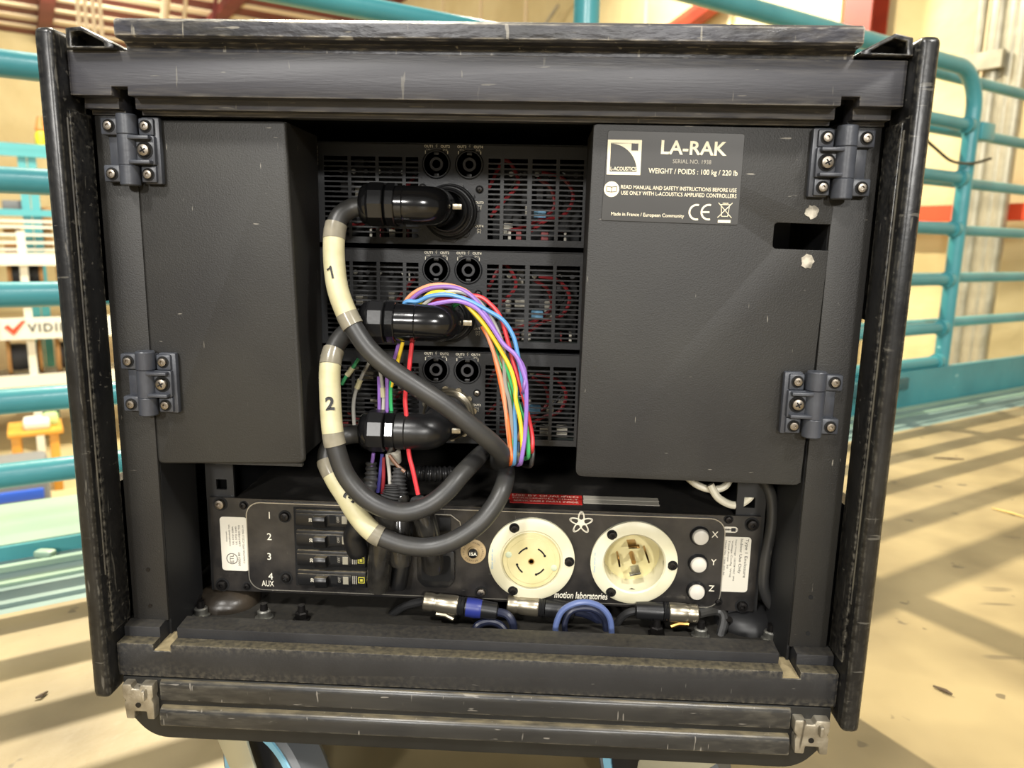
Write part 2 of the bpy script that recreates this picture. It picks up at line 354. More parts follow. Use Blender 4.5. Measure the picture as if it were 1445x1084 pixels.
# ------------------------------------------------------------------ store behind the railing
RTEAL = mat('bright_teal_frame', '4f9fa6', .45); WBEAM = mat('white_beam', 'd8d4c4', .5); WOOD = mat('spool_wood', 'b98c57', .7, var=(12, 'a37743'))
COIL = mat('black_coil', '26262a', .6, bump=(60, .5, .01)); YWOOD = mat('yellow_wood', 'd39a3c', .55, var=(6, 'c2882d'))
BOXC = mat('brown_carton', 'a5763f', .7); GREYB = mat('grey_bin', '6d6f70', .5); WHT = mat('white_plastic', 'd6d3c6', .5)
un = thing('cable_shelving', W(.3, 6.2, ZL), 'white and teal cable spool shelving beyond the railing', 'shelving')
LV = []
for v, m in ((366, WBEAM), (464, WBEAM), (538, WBEAM), (413, WBEAM)):
    s, z = onN(40, v, 6); LV.append(z); hh = .05 if v != 464 else .09
    MB().add(fbox(-.9, 1.5, 6.0, 6.03, z - hh, z + hh)).build('shelf_beam', m, un, 0); MB().add(fbox(-.9, 1.5, 6.03, 6.6, z - .03, z + .02)).build('shelf_deck', m, un, 0)
for s in (-.9, .06, 1.5):
    for n in (6.05, 6.55): MB().add(fbox(s - .03, s + .03, n, n + .05, ZL, .35)).build('upright', WBEAM, un, 0)
u2 = thing('wire_rack', W(.2, 6.9, ZL), 'teal wire rack with wire shelves standing behind the spools', 'rack')
for u in (-60, 34, 48, 150):
    s, z = onN(u, 260, 7); MB().add(fbox(s - .035, s + .035, 7, 7.07, ZL, z + .35)).build('upright', RTEAL, u2, 0)
for v in (207, 216, 300): s, z = onN(20, v, 7); MB().add(fbox(-.9, 1.3, 6.96, 7.0, z - .03, z + .03)).build('shelf_beam', RTEAL, u2, 0)
for v in (312, 320, 331, 342, 352): s, z = onN(20, v, 7); MB().add(fbox(-.9, 1.3, 6.9, 6.915, z - .012, z + .012)).build('shelf_wire', WBEAM, u2, 0)
def spool(u, v, n, rad, wid, lab, deck):
    s, z = onN(u, v, n); z = deck + .0205 + rad; t = thing('cable_spool', W(s, n, z - rad), lab, 'spool', 'spools on the shelving')
    for e in (-1, 1): MB().add(cyl(W(s + e * wid / 2, n, z), W(s + e * (wid / 2 + .03), n, z), rad, None, 20)).build('flange', WOOD, t)
    MB().add(lathe([(rad * .78, 0), (rad * .8, wid * .3), (rad * .74, wid * .6), (rad * .79, wid - .002)], W(s - wid / 2 + .001, n, z), FD, 20)).build('winding', COIL, t)
for v, lab in ((390, 'wooden spool of black cable on the shelf level above the signboard'), (508, 'wooden spool of black cable on the shelf level below the signboard')):
    for k, u in enumerate((36, -30, 104)):
        spool(u, 387 if v == 390 else 507, 6.3, .11 if v == 390 else .15, .2, lab, LV[3] if v == 390 else LV[2])
z = LV[1]
sg = thing('sign_board', W(.28, 5.97, z - .09), 'white sign board with dark lettering and a red tick on the shelving', 'sign')
MB().add(fbox(-.14, 1.1, 5.975, 5.995, z - .085, z + .085)).build('board', WHT, sg, 0)
s, zz = onN(66, 463, 5.97); mb = MB(); DKG = mat('dark_sign_print', '3a3f3c', .6); TXM = Matrix.Translation(W(onN(68, 463, 5.97)[0], 5.972, zz)) @ FT.to_3x3().to_4x4() @ FX
mb.add(textvf('VIDIR', .1, 'CENTER', .03, 0, 1.2), DKG, TXM); mb.build('lettering', DKG, sg, 0)
s, zz = onN(20, 463, 5.97); mb = MB()
mb.add(prism([(s - .07, zz + .01), (s - .04, zz + .03), (s - .01, zz - .01), (s + .06, zz + .06), (s + .085, zz + .06), (s - .005, zz - .06)], 5.965, 5.974), None, FT); mb.build('tick_mark', ORANGE, sg, 0)
# cartons, bottle and clutter on the wire rack
def carton(u0, v0, u1, v1, n, m, name, lab, cat, dep=.3):
    a = onN(u0, v0, n); b = onN(u1, v1, n); simple(MB().add(rbox(min(a[0], b[0]), max(a[0], b[0]), n, n + dep, min(a[1], b[1]), max(a[1], b[1]), .012), None, FT), name, m, lab, cat)
carton(2, 282, 38, 300, 7.1, GREYB, 'storage_bin', 'dark grey storage bin on the teal wire rack', 'bin')
carton(4, 322, 30, 331, 7.1, BOXC, 'carton', 'brown carton on the teal wire rack between shelf wires', 'carton')
carton(6, 344, 34, 358, 7.1, BOXC, 'carton', 'brown carton under the lowest shelf wire of the teal rack', 'carton')
carton(58, 292, 76, 350, 7.1, WOOD, 'carton', 'tall orange brown carton at the end of the teal wire rack', 'carton')
b0 = onN(60, 206, 7.0); bt = thing('spray_bottle', W(b0[0], 7.04, b0[1]), 'yellow and white bottle standing on top of the teal rack', 'bottle')
MB().add(lathe([(.05, 0), (.055, .02), (.055, .1), (.04, .13)], W(b0[0], 7.04, b0[1]), (0, 0, 1), 14)).build('body', mat('lime_yellow', 'd4cf35', .4), bt)
MB().add(lathe([(.04, .13), (.05, .15), (.03, .24), (.025, .26)], W(b0[0], 7.04, b0[1]), (0, 0, 1), 14)).build('cap', mat('orange_cap', 'dd8a4a', .5), bt)
# yellow stool and bin
st = thing('wooden_stool', W(.05, 5, ZL), 'yellow wooden stool with cluttered top on the lower floor', 'stool')
a = onN(10, 606, 5); b = onN(88, 600, 5); zt = (a[1] + b[1]) / 2
MB().add(rbox(a[0], b[0], 4.85, 5.25, zt - .035, zt, .008), None, FT).build('seat', YWOOD, st)
for s in (a[0] + .05, b[0] - .06):
    for n in (4.9, 5.18): MB().add(rbox(s - .03, s + .03, n - .03, n + .03, ZL, zt - .035, .005), None, FT).build('leg', YWOOD, st)
for n in (4.9, 5.18): MB().add(rbox(a[0] + .05, b[0] - .06, n - .015, n + .015, ZL + .1, ZL + .16, .004), None, FT).build('stretcher', YWOOD, st)
simple(MB().add(rbox(a[0] + .1, a[0] + .27, 4.9, 5.1, zt, zt + .07, .02), None, FT), 'cloth_bundle', WHT, 'white cloth bundle on the yellow stool', 'cloth')
simple(MB().add(rbox(b[0] - .12, b[0] - .02, 5.0, 5.1, zt, zt + .09, .02), None, FT), 'green_box', mat('pale_green', 'b4cf8a', .5), 'pale green box on the yellow stool', 'box')
a = onN(-60, 689, 3); b = onN(76, 735, 3)
cb = thing('grey_cabinet', W((a[0] + b[0]) / 2, 3.3, ZL), 'dark grey cabinet with a blue stripe on the lower floor', 'cabinet')
MB().add(rbox(a[0] - .4, b[0], 3.0, 3.6, ZL, a[1], .03), None, FT).build('body', GREYB, cb)
c0 = onN(-60, 713, 2.99); c1 = onN(74, 699, 2.99)
MB().add(rbox(a[0] - .3, b[0] - .03, 2.985, 3.0, c0[1] - .025, c0[1] + .03, .006), None, FT).build('stripe', mat('blue_stripe', '2456c8', .5), cb)
# four pale hanging channels under the maroon ceiling
for k, u in enumerate((111, 121, 132, 142)):
    s, z = onN(u, 20, 10); simple(MB().add(fbox(s - .022, s + .022, 10, 10.05, z - .35, 4.44)), 'hanging_channel', PURL, 'pale steel channel hanging in a row of four under the maroon ceiling', 'channel', 'pale hanging channels')
for u0, u1, lab in ((236, 222, 'thick pale pipe slanting down below the maroon ceiling'), (264, 250, 'thin pale pipe slanting down below the maroon ceiling'), (306, 294, 'dark thin hanger rod below the maroon ceiling')):
    a = onN(u0, -20, 11); b = onN(u1, 30, 11); simple(MB().add(tube([W(a[0], 11, a[1]), W(b[0], 11, b[1] - .6)], .06 if 'thick' in lab else .03, 8)), 'slanting_pipe', PURL if 'pale' in lab else MAROON, lab, 'pipe')
# ================================================================== RACK CASE
RK = thing('rack_case', (0, .25, ZF), 'worn black touring rack case on casters with open rear doors', 'rack case')
HW = .28575
# bottom and top beams (front face y=0)
mbt = MB()
xn = [xz(157, 127, 0)[0], xz(180, 127, 0)[0], xz(1187, 145, 0)[0], xz(1213, 145, 0)[0]]
mbt.add(prism([(-HW, .4753), (-HW, .4459), (xn[0], .4459), (xn[0], .4519), (xn[1], .4519), (xn[1], .4459), (xn[2], .4459), (xn[2], .4519), (xn[3], .4519), (xn[3], .4459), (HW, .4459), (HW, .4753)], 0, .0118, 'y', .0006))
mbt.build('top_beam', BEAM, RK)
mb = MB()
xm = [xz(168, 150, .012)[0], xz(191, 150, .012)[0], xz(1178, 165, .012)[0], xz(1203, 165, .012)[0]]
for a, b in ((-.2835, xm[0]), (xm[1], xm[2]), (xm[3], .2835)): mb.add(prism([(.012, .4755), (.012, .4389), (.0205, .4389), (.0205, .436), (.03, .436), (.03, .4755)], a, b, 'x', .0006))
mb.build('top_lip', BEAM, RK)
mb = MB()
xb = [xz(216, 912, 0)[0], xz(240, 912, 0)[0], xz(1105, 952, 0)[0], xz(1130, 952, 0)[0]]
for a, b in ((-HW, xb[0]), (xb[1], xb[2]), (xb[3], HW)):
    mb.add(prism([(.0119, 0), (.0119, .0365), (.0215 if b - a < .1 else .030, .038), (.033, .036), (.033, 0)], a - .0006 * 0, b, 'x', .0007), DECK)
mb.add(prism([(-HW, 0), (-HW, .0283), (xb[0], .0283), (xb[0], .0225), (xb[1], .0225), (xb[1], .0283), (xb[2], .0283), (xb[2], .0225), (xb[3], .0225), (xb[3], .0283), (HW, .0283), (HW, 0)], 0, .0118, 'y', .0006))
for a, b in ((xb[0], xb[1]), (xb[2], xb[3])): mb.add(box(a, b, .0119, .0325, .0004, .0225))
mb.build('bottom_beam', LOWBEAM, RK)
for e, x in ((-1, -.2475), (1, .2475)):
    mb = MB(); a, b = (xb[0], xb[1]) if e < 0 else (xb[2], xb[3])
    mb.add(box(a + .0005, b - .0005, .001, .03, .0226, .0232)); mb.build('dirt_patch', mat('settled_dust', '9a8b68', .9, var=(90, '7a6d50')), RK)
# side panels
for e in (-1, 1):
    mb = MB(); xo, xi = .300 * e, .2862 * e
    mb.add(rbox(xo, xi, -.014, .0225, -.013, .4875, .0045, 3))
    mb.add(box(.2995 * e, .2885 * e, .0225, .5, .30, .487)); mb.add(box(.2995 * e, .2885 * e, .0225, .5, -.013, .155)); mb.add(box(.2995 * e, .2885 * e, .085, .5, .155, .30))
    mb.add(rbox(.2862 * e, .2845 * e, -.004, .0215, .04, .4355, .0008))
    sp = mb.build('side_panel', SIDE, RK)
    # tan worn groove edge along the inner rib
    MB().add(tube([(.2856 * e, -.006, .43), (.2856 * e, -.0065, .24), (.2858 * e, -.0065, .09)], .0008, 6)).build('edge_bead', mat('worn_bead', '2a2824', .5, var=(60, '4a463a')), RK)
    # posts beside the doors
    x1 = .2535 * e; x0 = .2832 * e
    mb = MB(); mb.add(rbox(min(x0, x1), max(x0, x1), .022, .026, .037, .436, .0012)); mb.add(box(min(x1, x1 - .002 * -e), max(x1, x1 - .002 * -e), .0262, .085, .02, .436), DARK)  # flange set blacker than the post face, shade put into its colour
    po = mb.build('corner_post', POWDER, RK)
    for v in ((804, 855) if e < 0 else (843, 894)):
        u = {804: 209, 855: 212, 843: 1144, 894: 1140}[v]; p = at(u, v, .0219); MB().add(lathe([(.0018, 0), (.0018, .0003)], p, (0, -1, 0), 12)).build('screw_hole', HOLE if v not in (804, 855) else BSCREW, po)
# inner liner: back, top, floor, rails
MB().add(box(-.284, .284, .495, .5, -.005, .475)).build('back_wall', DARK, RK, 0)
MB().add(box(-.286, .286, .031, .5, .452, .475)).build('roof_panel', DARK, RK, 0)
FLR = mat('dusty_black_board', '1c1b19', .65, dust=('4f4839', .2), bump=(120, .3))
fp = MB().add(box(-.286, .286, .0335, .5, -.0005, .019)).build('floor_panel', FLR, RK, 0)
MB().add(box(-.12, .072, .031, .06, .4405, .4425)).add(box(-.125, -.02, .0285, .032, .4388, .4412)).add(box(-.006, .062, .0285, .032, .4382, .4406)).build('light_slit_strip', mat('light_slit_grey', '8a887f', .4, .5), RK, 0)  # pale strips colour in the bright line of light under the roof
for e in (-1, 1):
    mb = MB(); x0, x1 = .2425 * e, .2205 * e; zs = [.01, .1300, .1395, .16, .1695, .19, .1995, .43]
    for a, b in zip(zs[::2], zs[1::2]): mb.add(box(min(x0, x1), max(x0, x1), .086, .089, a, b))
    for a, b in ((.130, .1395), (.16, .1695), (.19, .1995)):
        mb.add(box(min(x0, .2362 * e), max(x0, .2362 * e), .086, .089, a, b)); mb.add(box(min(x1, .2267 * e), max(x1, .2267 * e), .086, .089, a, b))
    mb.add(box(min(x0, x0 + .003 * e), max(x0, x0 + .003 * e), .086, .45, .01, .43)); mb.build('rack_rail', RAIL, RK, 0)
# lid edge bar on top
sec = [(.004, .4752), (.004, .479), (.001, .4815), (-.0085, .4818), (-.0105, .4832), (-.0105, .4922), (-.007, .4945), (.02, .4955), (.5, .4955), (.5, .4753), (.0, .4752)]
MB().add(prism(sec, xz(161, 45, -.0105)[0], xz(1220, 50, -.0105)[0], 'x', .001, 2)).build('lid_edge', mat('gouged_black_edge', '232325', .4, bump=(180, .7, .002), var=(60, '34343a'), scr=(240, .68, '77736a'), stretch=(.3, 1, 1), edge=('a39c8e', .002)), RK)
for e in (-1, 1):     # triangular stacking brackets at the lid corners
    if e < 0: Q = [xz(*q, -.004) for q in ((94, 40), (116, 38), (161, 61), (163, 69), (96, 69))]
    else: Q = [xz(*q, -.004) for q in ((1287, 54), (1262, 48), (1214, 73), (1212, 78), (1287, 80))]
    c = Vector((sum(q[0] for q in Q) / 5, sum(q[1] for q in Q) / 5)); In = [tuple(c + (Vector(q) - c) * .68 + Vector((.001 * e, -.0005))) for q in Q]
    mb = MB(); vs = [(q[0], y, q[1]) for L in (Q, In) for y in (-.006, .03) for q in L]; fs = []
    for i in range(5):
        j = (i + 1) % 5; fs += [[i, j, 10 + j, 10 + i], [i, 5 + i, 5 + j, j], [10 + i, 10 + j, 15 + j, 15 + i], [5 + i, 15 + i, 15 + j, 5 + j]]
    bm = bmesh.new(); q = [bm.verts.new(v) for v in vs]
    for f in fs: bm.faces.new([q[i] for i in f])
    bmesh.ops.recalc_face_normals(bm, faces=bm.faces); r = bmout(bm); mb.add(bev(r, .0012, 2))
    mb.add(prism(In, .012, .016), DARK); mb.build('stacking_bracket', SIDE, RK)
# base: bars, dolly board, catches, casters
BARM = mat('scuffed_black_bar', '1e1e1e', .33, bump=(150, .2), var=(50, '2b2a28'), scr=(300, .70, '6b6760'), edge=('8d8777', .002), dust=('7d7258', .85), stretch=(.3, 1, 1))
for z0, z1, y in ((-.0195, -.0015, -.003), (-.0405, -.0245, -.006)):
    MB().add(prism(rpoly([(y, z0), (y, z1), (.02, z1 + .0005), (.02, z0)], [.002, .006, .002, .002]), -.2515, .2515, 'x', .001)).build('bumper_bar', BARM, RK)
Q = [(-.283, -.001), (-.283, -.03), (-.262, -.055), (.262, -.055), (.283, -.03), (.283, -.001)]
MB().add(prism(rpoly(Q, [0, .012, .016, .016, .012, 0], 6), .0, .5, 'y', .001)).build('dolly_board', mat('dark_dolly_board', '131312', .45, var=(30, '1b1b19')), RK)
for e in (-1, 1):
    ct = MB(); u = [xz(q, 985, -.004)[0] for q in (177, 220)] if e < 0 else [xz(q, 1032, -.004)[0] for q in (1118, 1168)]
    x0, x1 = u; wd = x1 - x0; zt, zb = (-.0030, -.0335) if e < 0 else (-.0075, -.0365)
    Q = [(0, 0), (.3, 0), (.33, .13), (.56, .13), (.6, 0), (1, 0), (1, .33), (.94, .42), (1, .52), (1, 1), (.76, 1), (.74, .78), (.36, .78), (.34, 1), (.07, 1), (.04, .56), (.1, .48), (0, .36)]
    ct.add(prism([(x0 + q[0] * wd, zt + (zb - zt) * q[1]) for q in Q], -.008, .012, 'y', .0012, 2))
    ct.add(cyl((x0 + wd * .5, -.0085, zt + (zb - zt) * .58), (x0 + wd * .5, -.0075, zt + (zb - zt) * .58), .0022, None, 12), BSCREW)
    ct.add(rbox(x0 + wd * .68, x0 + wd * .8, -.012, -.007, zt - .012, zt - .003, .001)); ct.build('corner_catch', ZINC, RK)
    MB().add(rbox(x0 - .004, x1 + .005, .004, .02, -.005 - .034, -.0035, .003)).build('catch_recess', SIDE, RK)
BLUEW = mat('pale_blue_tyre', '7fb0c4', .5, var=(20, '6a9fb6')); TYRE = mat('grey_tyre', '55585a', .5); FORK = mat('zinc_fork', 'b5b29c', .4, .5, bump=(80, .15)); WHUB = mat('black_wheel_core', '16171a', .35)
def caster(x, y, ang):
    M = Matrix.Translation((x, y, -.0555)) @ Matrix.Rotation(ang, 4, 'Z'); c = MB(); wx = .036; wz = -.073; R = .0615
    c.add(rbox(-.05, .05, -.042, .042, -.004, .0004, .001), FORK, M); c.add(lathe([(.028, 0), (.03, .004), (.024, .0045)], (0, 0, -.0086), (0, 0, 1), 20), FORK, M)
    o = c.build('caster', FORK, RK)
    for sgn in (-1, 1):
        f = MB(); f.add(prism([(-.030, -.006), (.024, -.006), (.050, -.058), (.052, -.08), (.038, -.09), (.022, -.082), (-.02, -.03)], sgn * .026, sgn * .0285, 'y', .0006), None, M)
        f.add(cyl((wx, sgn * .028, wz), (wx, sgn * .036, wz), .010, None, 6), STEEL, M); f.build('fork_plate', FORK, o)
    MB().add(lathe([(.01, -.018), (.030, -.017), (.046, -.0155), (.046, .0155), (.03, .017), (.01, .018)], (wx, 0, wz), (0, 1, 0), 40), WHUB, M).build('wheel_core', WHUB, o)
    for sg in (-1, 1): MB().add(lathe([(.046, -.001), (.046, .002), (.054, .0022), (.0545, -.001)], (wx, sg * .0155, wz), (0, sg, 0), 44), None, M).build('sidewall_ring', BLUEW, o)
    MB().add(lathe([(.046, -.015), (.0575, -.0165), (R, -.012), (R, .012), (.0575, .0165), (.046, .015)], (wx, 0, wz), (0, 1, 0), 48), None, M).build('tyre', TYRE, o)
caster(at(352, 1040, .07).x, .075, math.radians(-33)); caster(.205, .075, math.radians(150)); caster(-.2, .42, math.radians(20)); caster(.2, .42, math.radians(160))
# ------------------------------------------------------------------ doors
DY = .022
def door(Q, R, flx, flange, notch=None):
    d = MB(); d.add(prism(rpoly(Q, R), DY, DY + .005, 'y', .0022, 3, 50))
    z0, z1 = min(q[1] for q in Q), max(q[1] for q in Q); d.add(bev(box(min(flx, flx + flange), max(flx, flx + flange), DY + .003, .1, z0 + .004, z1), .0004, 1))
    d.add(box(min(q[0] for q in Q) + .004, max(q[0] for q in Q) - .004, DY + .004, .03, z0 + .0006, z0 + .003))
    return d
TL = [xz(187.5, 169, DY), xz(403, 171, DY), xz(431, 655, DY), xz(222.5, 655, DY)]
dl = door(TL, [0, .003, .006, .005], TL[1][0] - .0005, -.002).build('door', POWDER, RK); dl['label'] = 'narrow plain black door'
N0, N1 = xz(1093, 314, DY), xz(1096, 351, DY)
TRd = [xz(838, 175, DY), xz(1189, 182, DY), xz(1173, 317, DY), (N0[0], xz(1093, 314, DY)[1]), (N0[0], N1[1]), (xz(1169, 355, DY)[0], xz(1169, 354, DY)[1]), xz(1129, 685, DY), xz(812, 672, DY)]
dr = door(TRd, [.003, 0, .0004, .003, .003, .0004, .005, .006], TRd[0][0], .002).build('door', POWDER, RK); dr['label'] = 'wide black door with printed label and cut-out'
WORN = mat('bare_worn_metal', 'b9b2a2', .5, .4, var=(150, '6b665b'))
for u, v in ((1146, 299), (1139, 369)):
    p = at(u, v, DY - .0001); q = [(p.x + .0048 * (1 + random.uniform(-.22, .22)) * math.cos(a), p.z + .0048 * (1 + random.uniform(-.22, .22)) * math.sin(a)) for a in [k * .35 for k in range(18)]]
    MB().add(prism(q, DY - .0005, DY + .0003)).build('bare_rivet', WORN, dr)
# printed label plate on the wide door
PY = DY - .0006
a = [xz(858, 184, DY), xz(1051, 189, DY), xz(1041, 318, DY), xz(848, 311, DY)]
MB().add(prism(rpoly(a, .002), PY, DY + .0003, 'y', .0002, 1)).build('label_plate', PLATE, dr)
PR = PY - .0003
mb = MB(); h0 = xz(858, 197, PR); h1 = xz(906, 197, PR); L = h1[0] - h0[0]; x0, z0 = h0
K = Matrix(((1, 0, 0, 0), (0, 1, 0, 0), (-.003, 0, 1, 0), (0, 0, 0, 1)))
def sq(a, b, c, d, m, y=PR): mb.add(box(x0 + a * L, x0 + b * L, y, PY + .0001, z0 - d * L, z0 - c * L), m)
sq(0, 1, 0, .09, CREAMPR); sq(0, .09, .09, .91, CREAMPR); sq(0, 1, .91, 1, CREAMPR); sq(.91, 1, .09, .91, CREAMPR)
arc = [(.09 + .8 * math.sin(t), .91 - .8 * math.cos(t)) for t in [math.pi / 2 * k / 14 for k in range(15)]]
mb.add(prism([(x0 + p * L, z0 - q * L) for p, q in arc + [(.91, .91), (.91, .09)]], PR, PY + .0001), CREAMPR)
sq(.7, .9, .1, .3, PLATE, PR - .0002)
tx(mb, 'L-ACOUSTICS', 879.5, 238.5, PR - .0002, .0026, CREAMPR, width=L * .76, bold=.01)
mb.build('corner_emblem', CREAMPR, dr, 0)
mb = MB()
R0 = .012
tx(mb, 'LA-RAK', 978, 210, PR, .0092, CREAMPR, rot=-R0, bold=.022, width=.0465)
tx(mb, 'SERIAL NO. 1938', 976.5, 228.5, PR, .0028, GREYPR, rot=-R0, width=.0272)
tx(mb, 'WEIGHT / POIDS : 100 kg / 220 lb', 978, 243, PR, .0036, CREAMPR, rot=-R0, bold=.004, width=.0632)
tx(mb, 'READ MANUAL AND SAFETY INSTRUCTIONS BEFORE USE', 957.5, 266.5, PR, .0027, CREAMPR, rot=-R0, bold=.004, width=.0825)
tx(mb, 'USE ONLY WITH L-ACOUSTICS AMPLIFIED CONTROLLERS', 957.5, 274.8, PR, .0027, CREAMPR, rot=-R0, bold=.004, width=.0825)
tx(mb, 'Made in France / European Community', 913.5, 303.5, PR, .0025, CREAMPR, rot=-R0, bold=.004, width=.0525)
c = xz(863, 267, PR); mb.add(prism([(c[0] + .0055 * math.cos(k * .3142), c[1] + .0055 * math.sin(k * .3142)) for k in range(20)], PR, PY + .0001), CREAMPR)
for e in (-1, 1):
    for p, q in (((0, -.002), (e * .0036, -.0015)), ((e * .0036, -.0015), (e * .0036, .002)), ((e * .0036, .002), (0, .0015)), ((0, .0015), (0, -.002))):
        mb.add(tube([(c[0] + p[0], PR - .0001, c[1] + p[1]), (c[0] + q[0], PR - .0001, c[1] + q[1])], .00022, 4), INK)
for cu, E in ((983, 0), (1000, 1)):
    c = xz(cu, 299.5, PR); ring_print(mb, c, .0045, .0058, math.radians(75), math.radians(285), PR, CREAMPR)
    if E: mb.add(box(c[0] - .0046, c[0] + .0006, PR, PY, c[1] - .0006, c[1] + .0006), CREAMPR)
c = xz(1023, 297.5, PR)
for p, q in (((-.005, .0055), (.005, -.005)), ((.005, .0055), (-.005, -.005)), ((-.003, .004), (-.0022, -.004)), ((.003, .004), (.0022, -.004)), ((-.0022, -.004), (.0022, -.004)), ((-.0036, .0042), (.0036, .0042)), ((-.002, .0052), (.002, .0052))):
    mb.add(tube([(c[0] + p[0], PR, c[1] + p[1]), (c[0] + q[0], PR, c[1] + q[1])], .0003, 4), CREAMPR)
mb.add(box(c[0] - .0045, c[0] + .0045, PR, PY, c[1] - .0085, c[1] - .0065), CREAMPR)
mb.build('label_print', CREAMPR, dr, 0)
# ------------------------------------------------------------------ hinges
def hinge(ctr, e, tilt=0):
    """ctr pixel of knuckle centre; e=+1 when the door lies to the right of the post"""
    c = at(*ctr, .014); T = Matrix.Translation((c.x, DY, c.z)) @ Matrix.Diagonal((e, 1, 1, 1)); h = MB()
    # post leaf
    h.add(rbox(-.0165, -.001, -.0035, 0, -.0125, .0125, .0008), None, T)
    for z in (.0165, -.0165):
        h.add(rbox(-.0195, -.004, -.008, 0, z - .006, z + .006, .0012), None, T)
        h.add(lathe([(.0066, -.0072), (.0072, -.0064), (.0072, .0064), (.0066, .0072)], (0, -.0075, z + (.0012 if z > 0 else -.0012)), (0, 0, 1), 20), None, T); h.add(rbox(-.0066, .0066, -.0075, 0, z - .006, z + .006, .0004), None, T)
    # door leaf
    h.add(rbox(.009, .0225, -.0055, 0, -.0235, .0235, .0012), None, T)
    for z in (.0165, -.0165): h.add(rbox(.0085, .0195, -.008, 0, z - .006, z + .006, .0012), None, T)
    h.add(cyl((0, -.0075, -.0104), (0, -.0075, .0104), .0072, None, 20), None, T)
    h.add(rbox(.0, .020, -.0092, -.002, -.0102, .0102, .001), None, T)
    for z in (.0085, -.0085): h.add(rbox(.003, .0185, -.0145, -.008, z - .0013, z + .0013, .0006), None, T)
    o = h.build('hinge', HINGE, RK)
    for x, z in ((-.0133, .0168), (-.0133, -.0168), (.0137, .0168), (.0137, -.0168)): screw(o, T @ Vector((x, -.008, z)), .0034)
    screw(o, T @ Vector((.0128, -.0092, 0)), .0046, SCREW, .003, phil=True)
hinge((181, 212), 1); hinge((207, 541), 1); hinge((1192, 230), -1); hinge((1149, 571), -1)
# bolts, cup and fixings on the rack floor
for u, v, m in ((373, 872, STEEL), (426, 876, BSCREW), (926, 896, BSCREW), (988, 900, STEEL), (283, 850, STEEL), (1088, 888, STEEL)):
    p = at(u, v, .066); p.z = .019; b = MB(); b.add(lathe([(.008, 0), (.008, .0015), (.0058, .002), (.0058, .007), (.0045, .008)], p, (0, 0, 1), 6 if m is BSCREW else 12), m); b.add(cyl(p + Vector((0, 0, .007)), p + Vector((0, 0, .014)), .0036, .003, 12), BSCREW); b.build('floor_bolt', m, fp)
CUP = mat('dark_rubber_cup', '29241e', .35, bump=(70, .3, .002), var=(30, '3a3228'))
for u, v in ((325, 862), (1050, 890)):
    p = at(u, v + 8, .095); p.z = .019; MB().add(lathe([(.028, 0), (.0275, .006), (.023, .0115), (.013, .0155), (.0005, .0168)], p, (0, 0, 1), 28)).build('caster_cup', CUP if u < 900 else RAIL, fp)
    MB().add(cyl(p + Vector((-.02, -.016, .006)), p + Vector((-.02, -.019, .012)), .003, None, 10)).build('cup_bolt', BSCREW, fp)
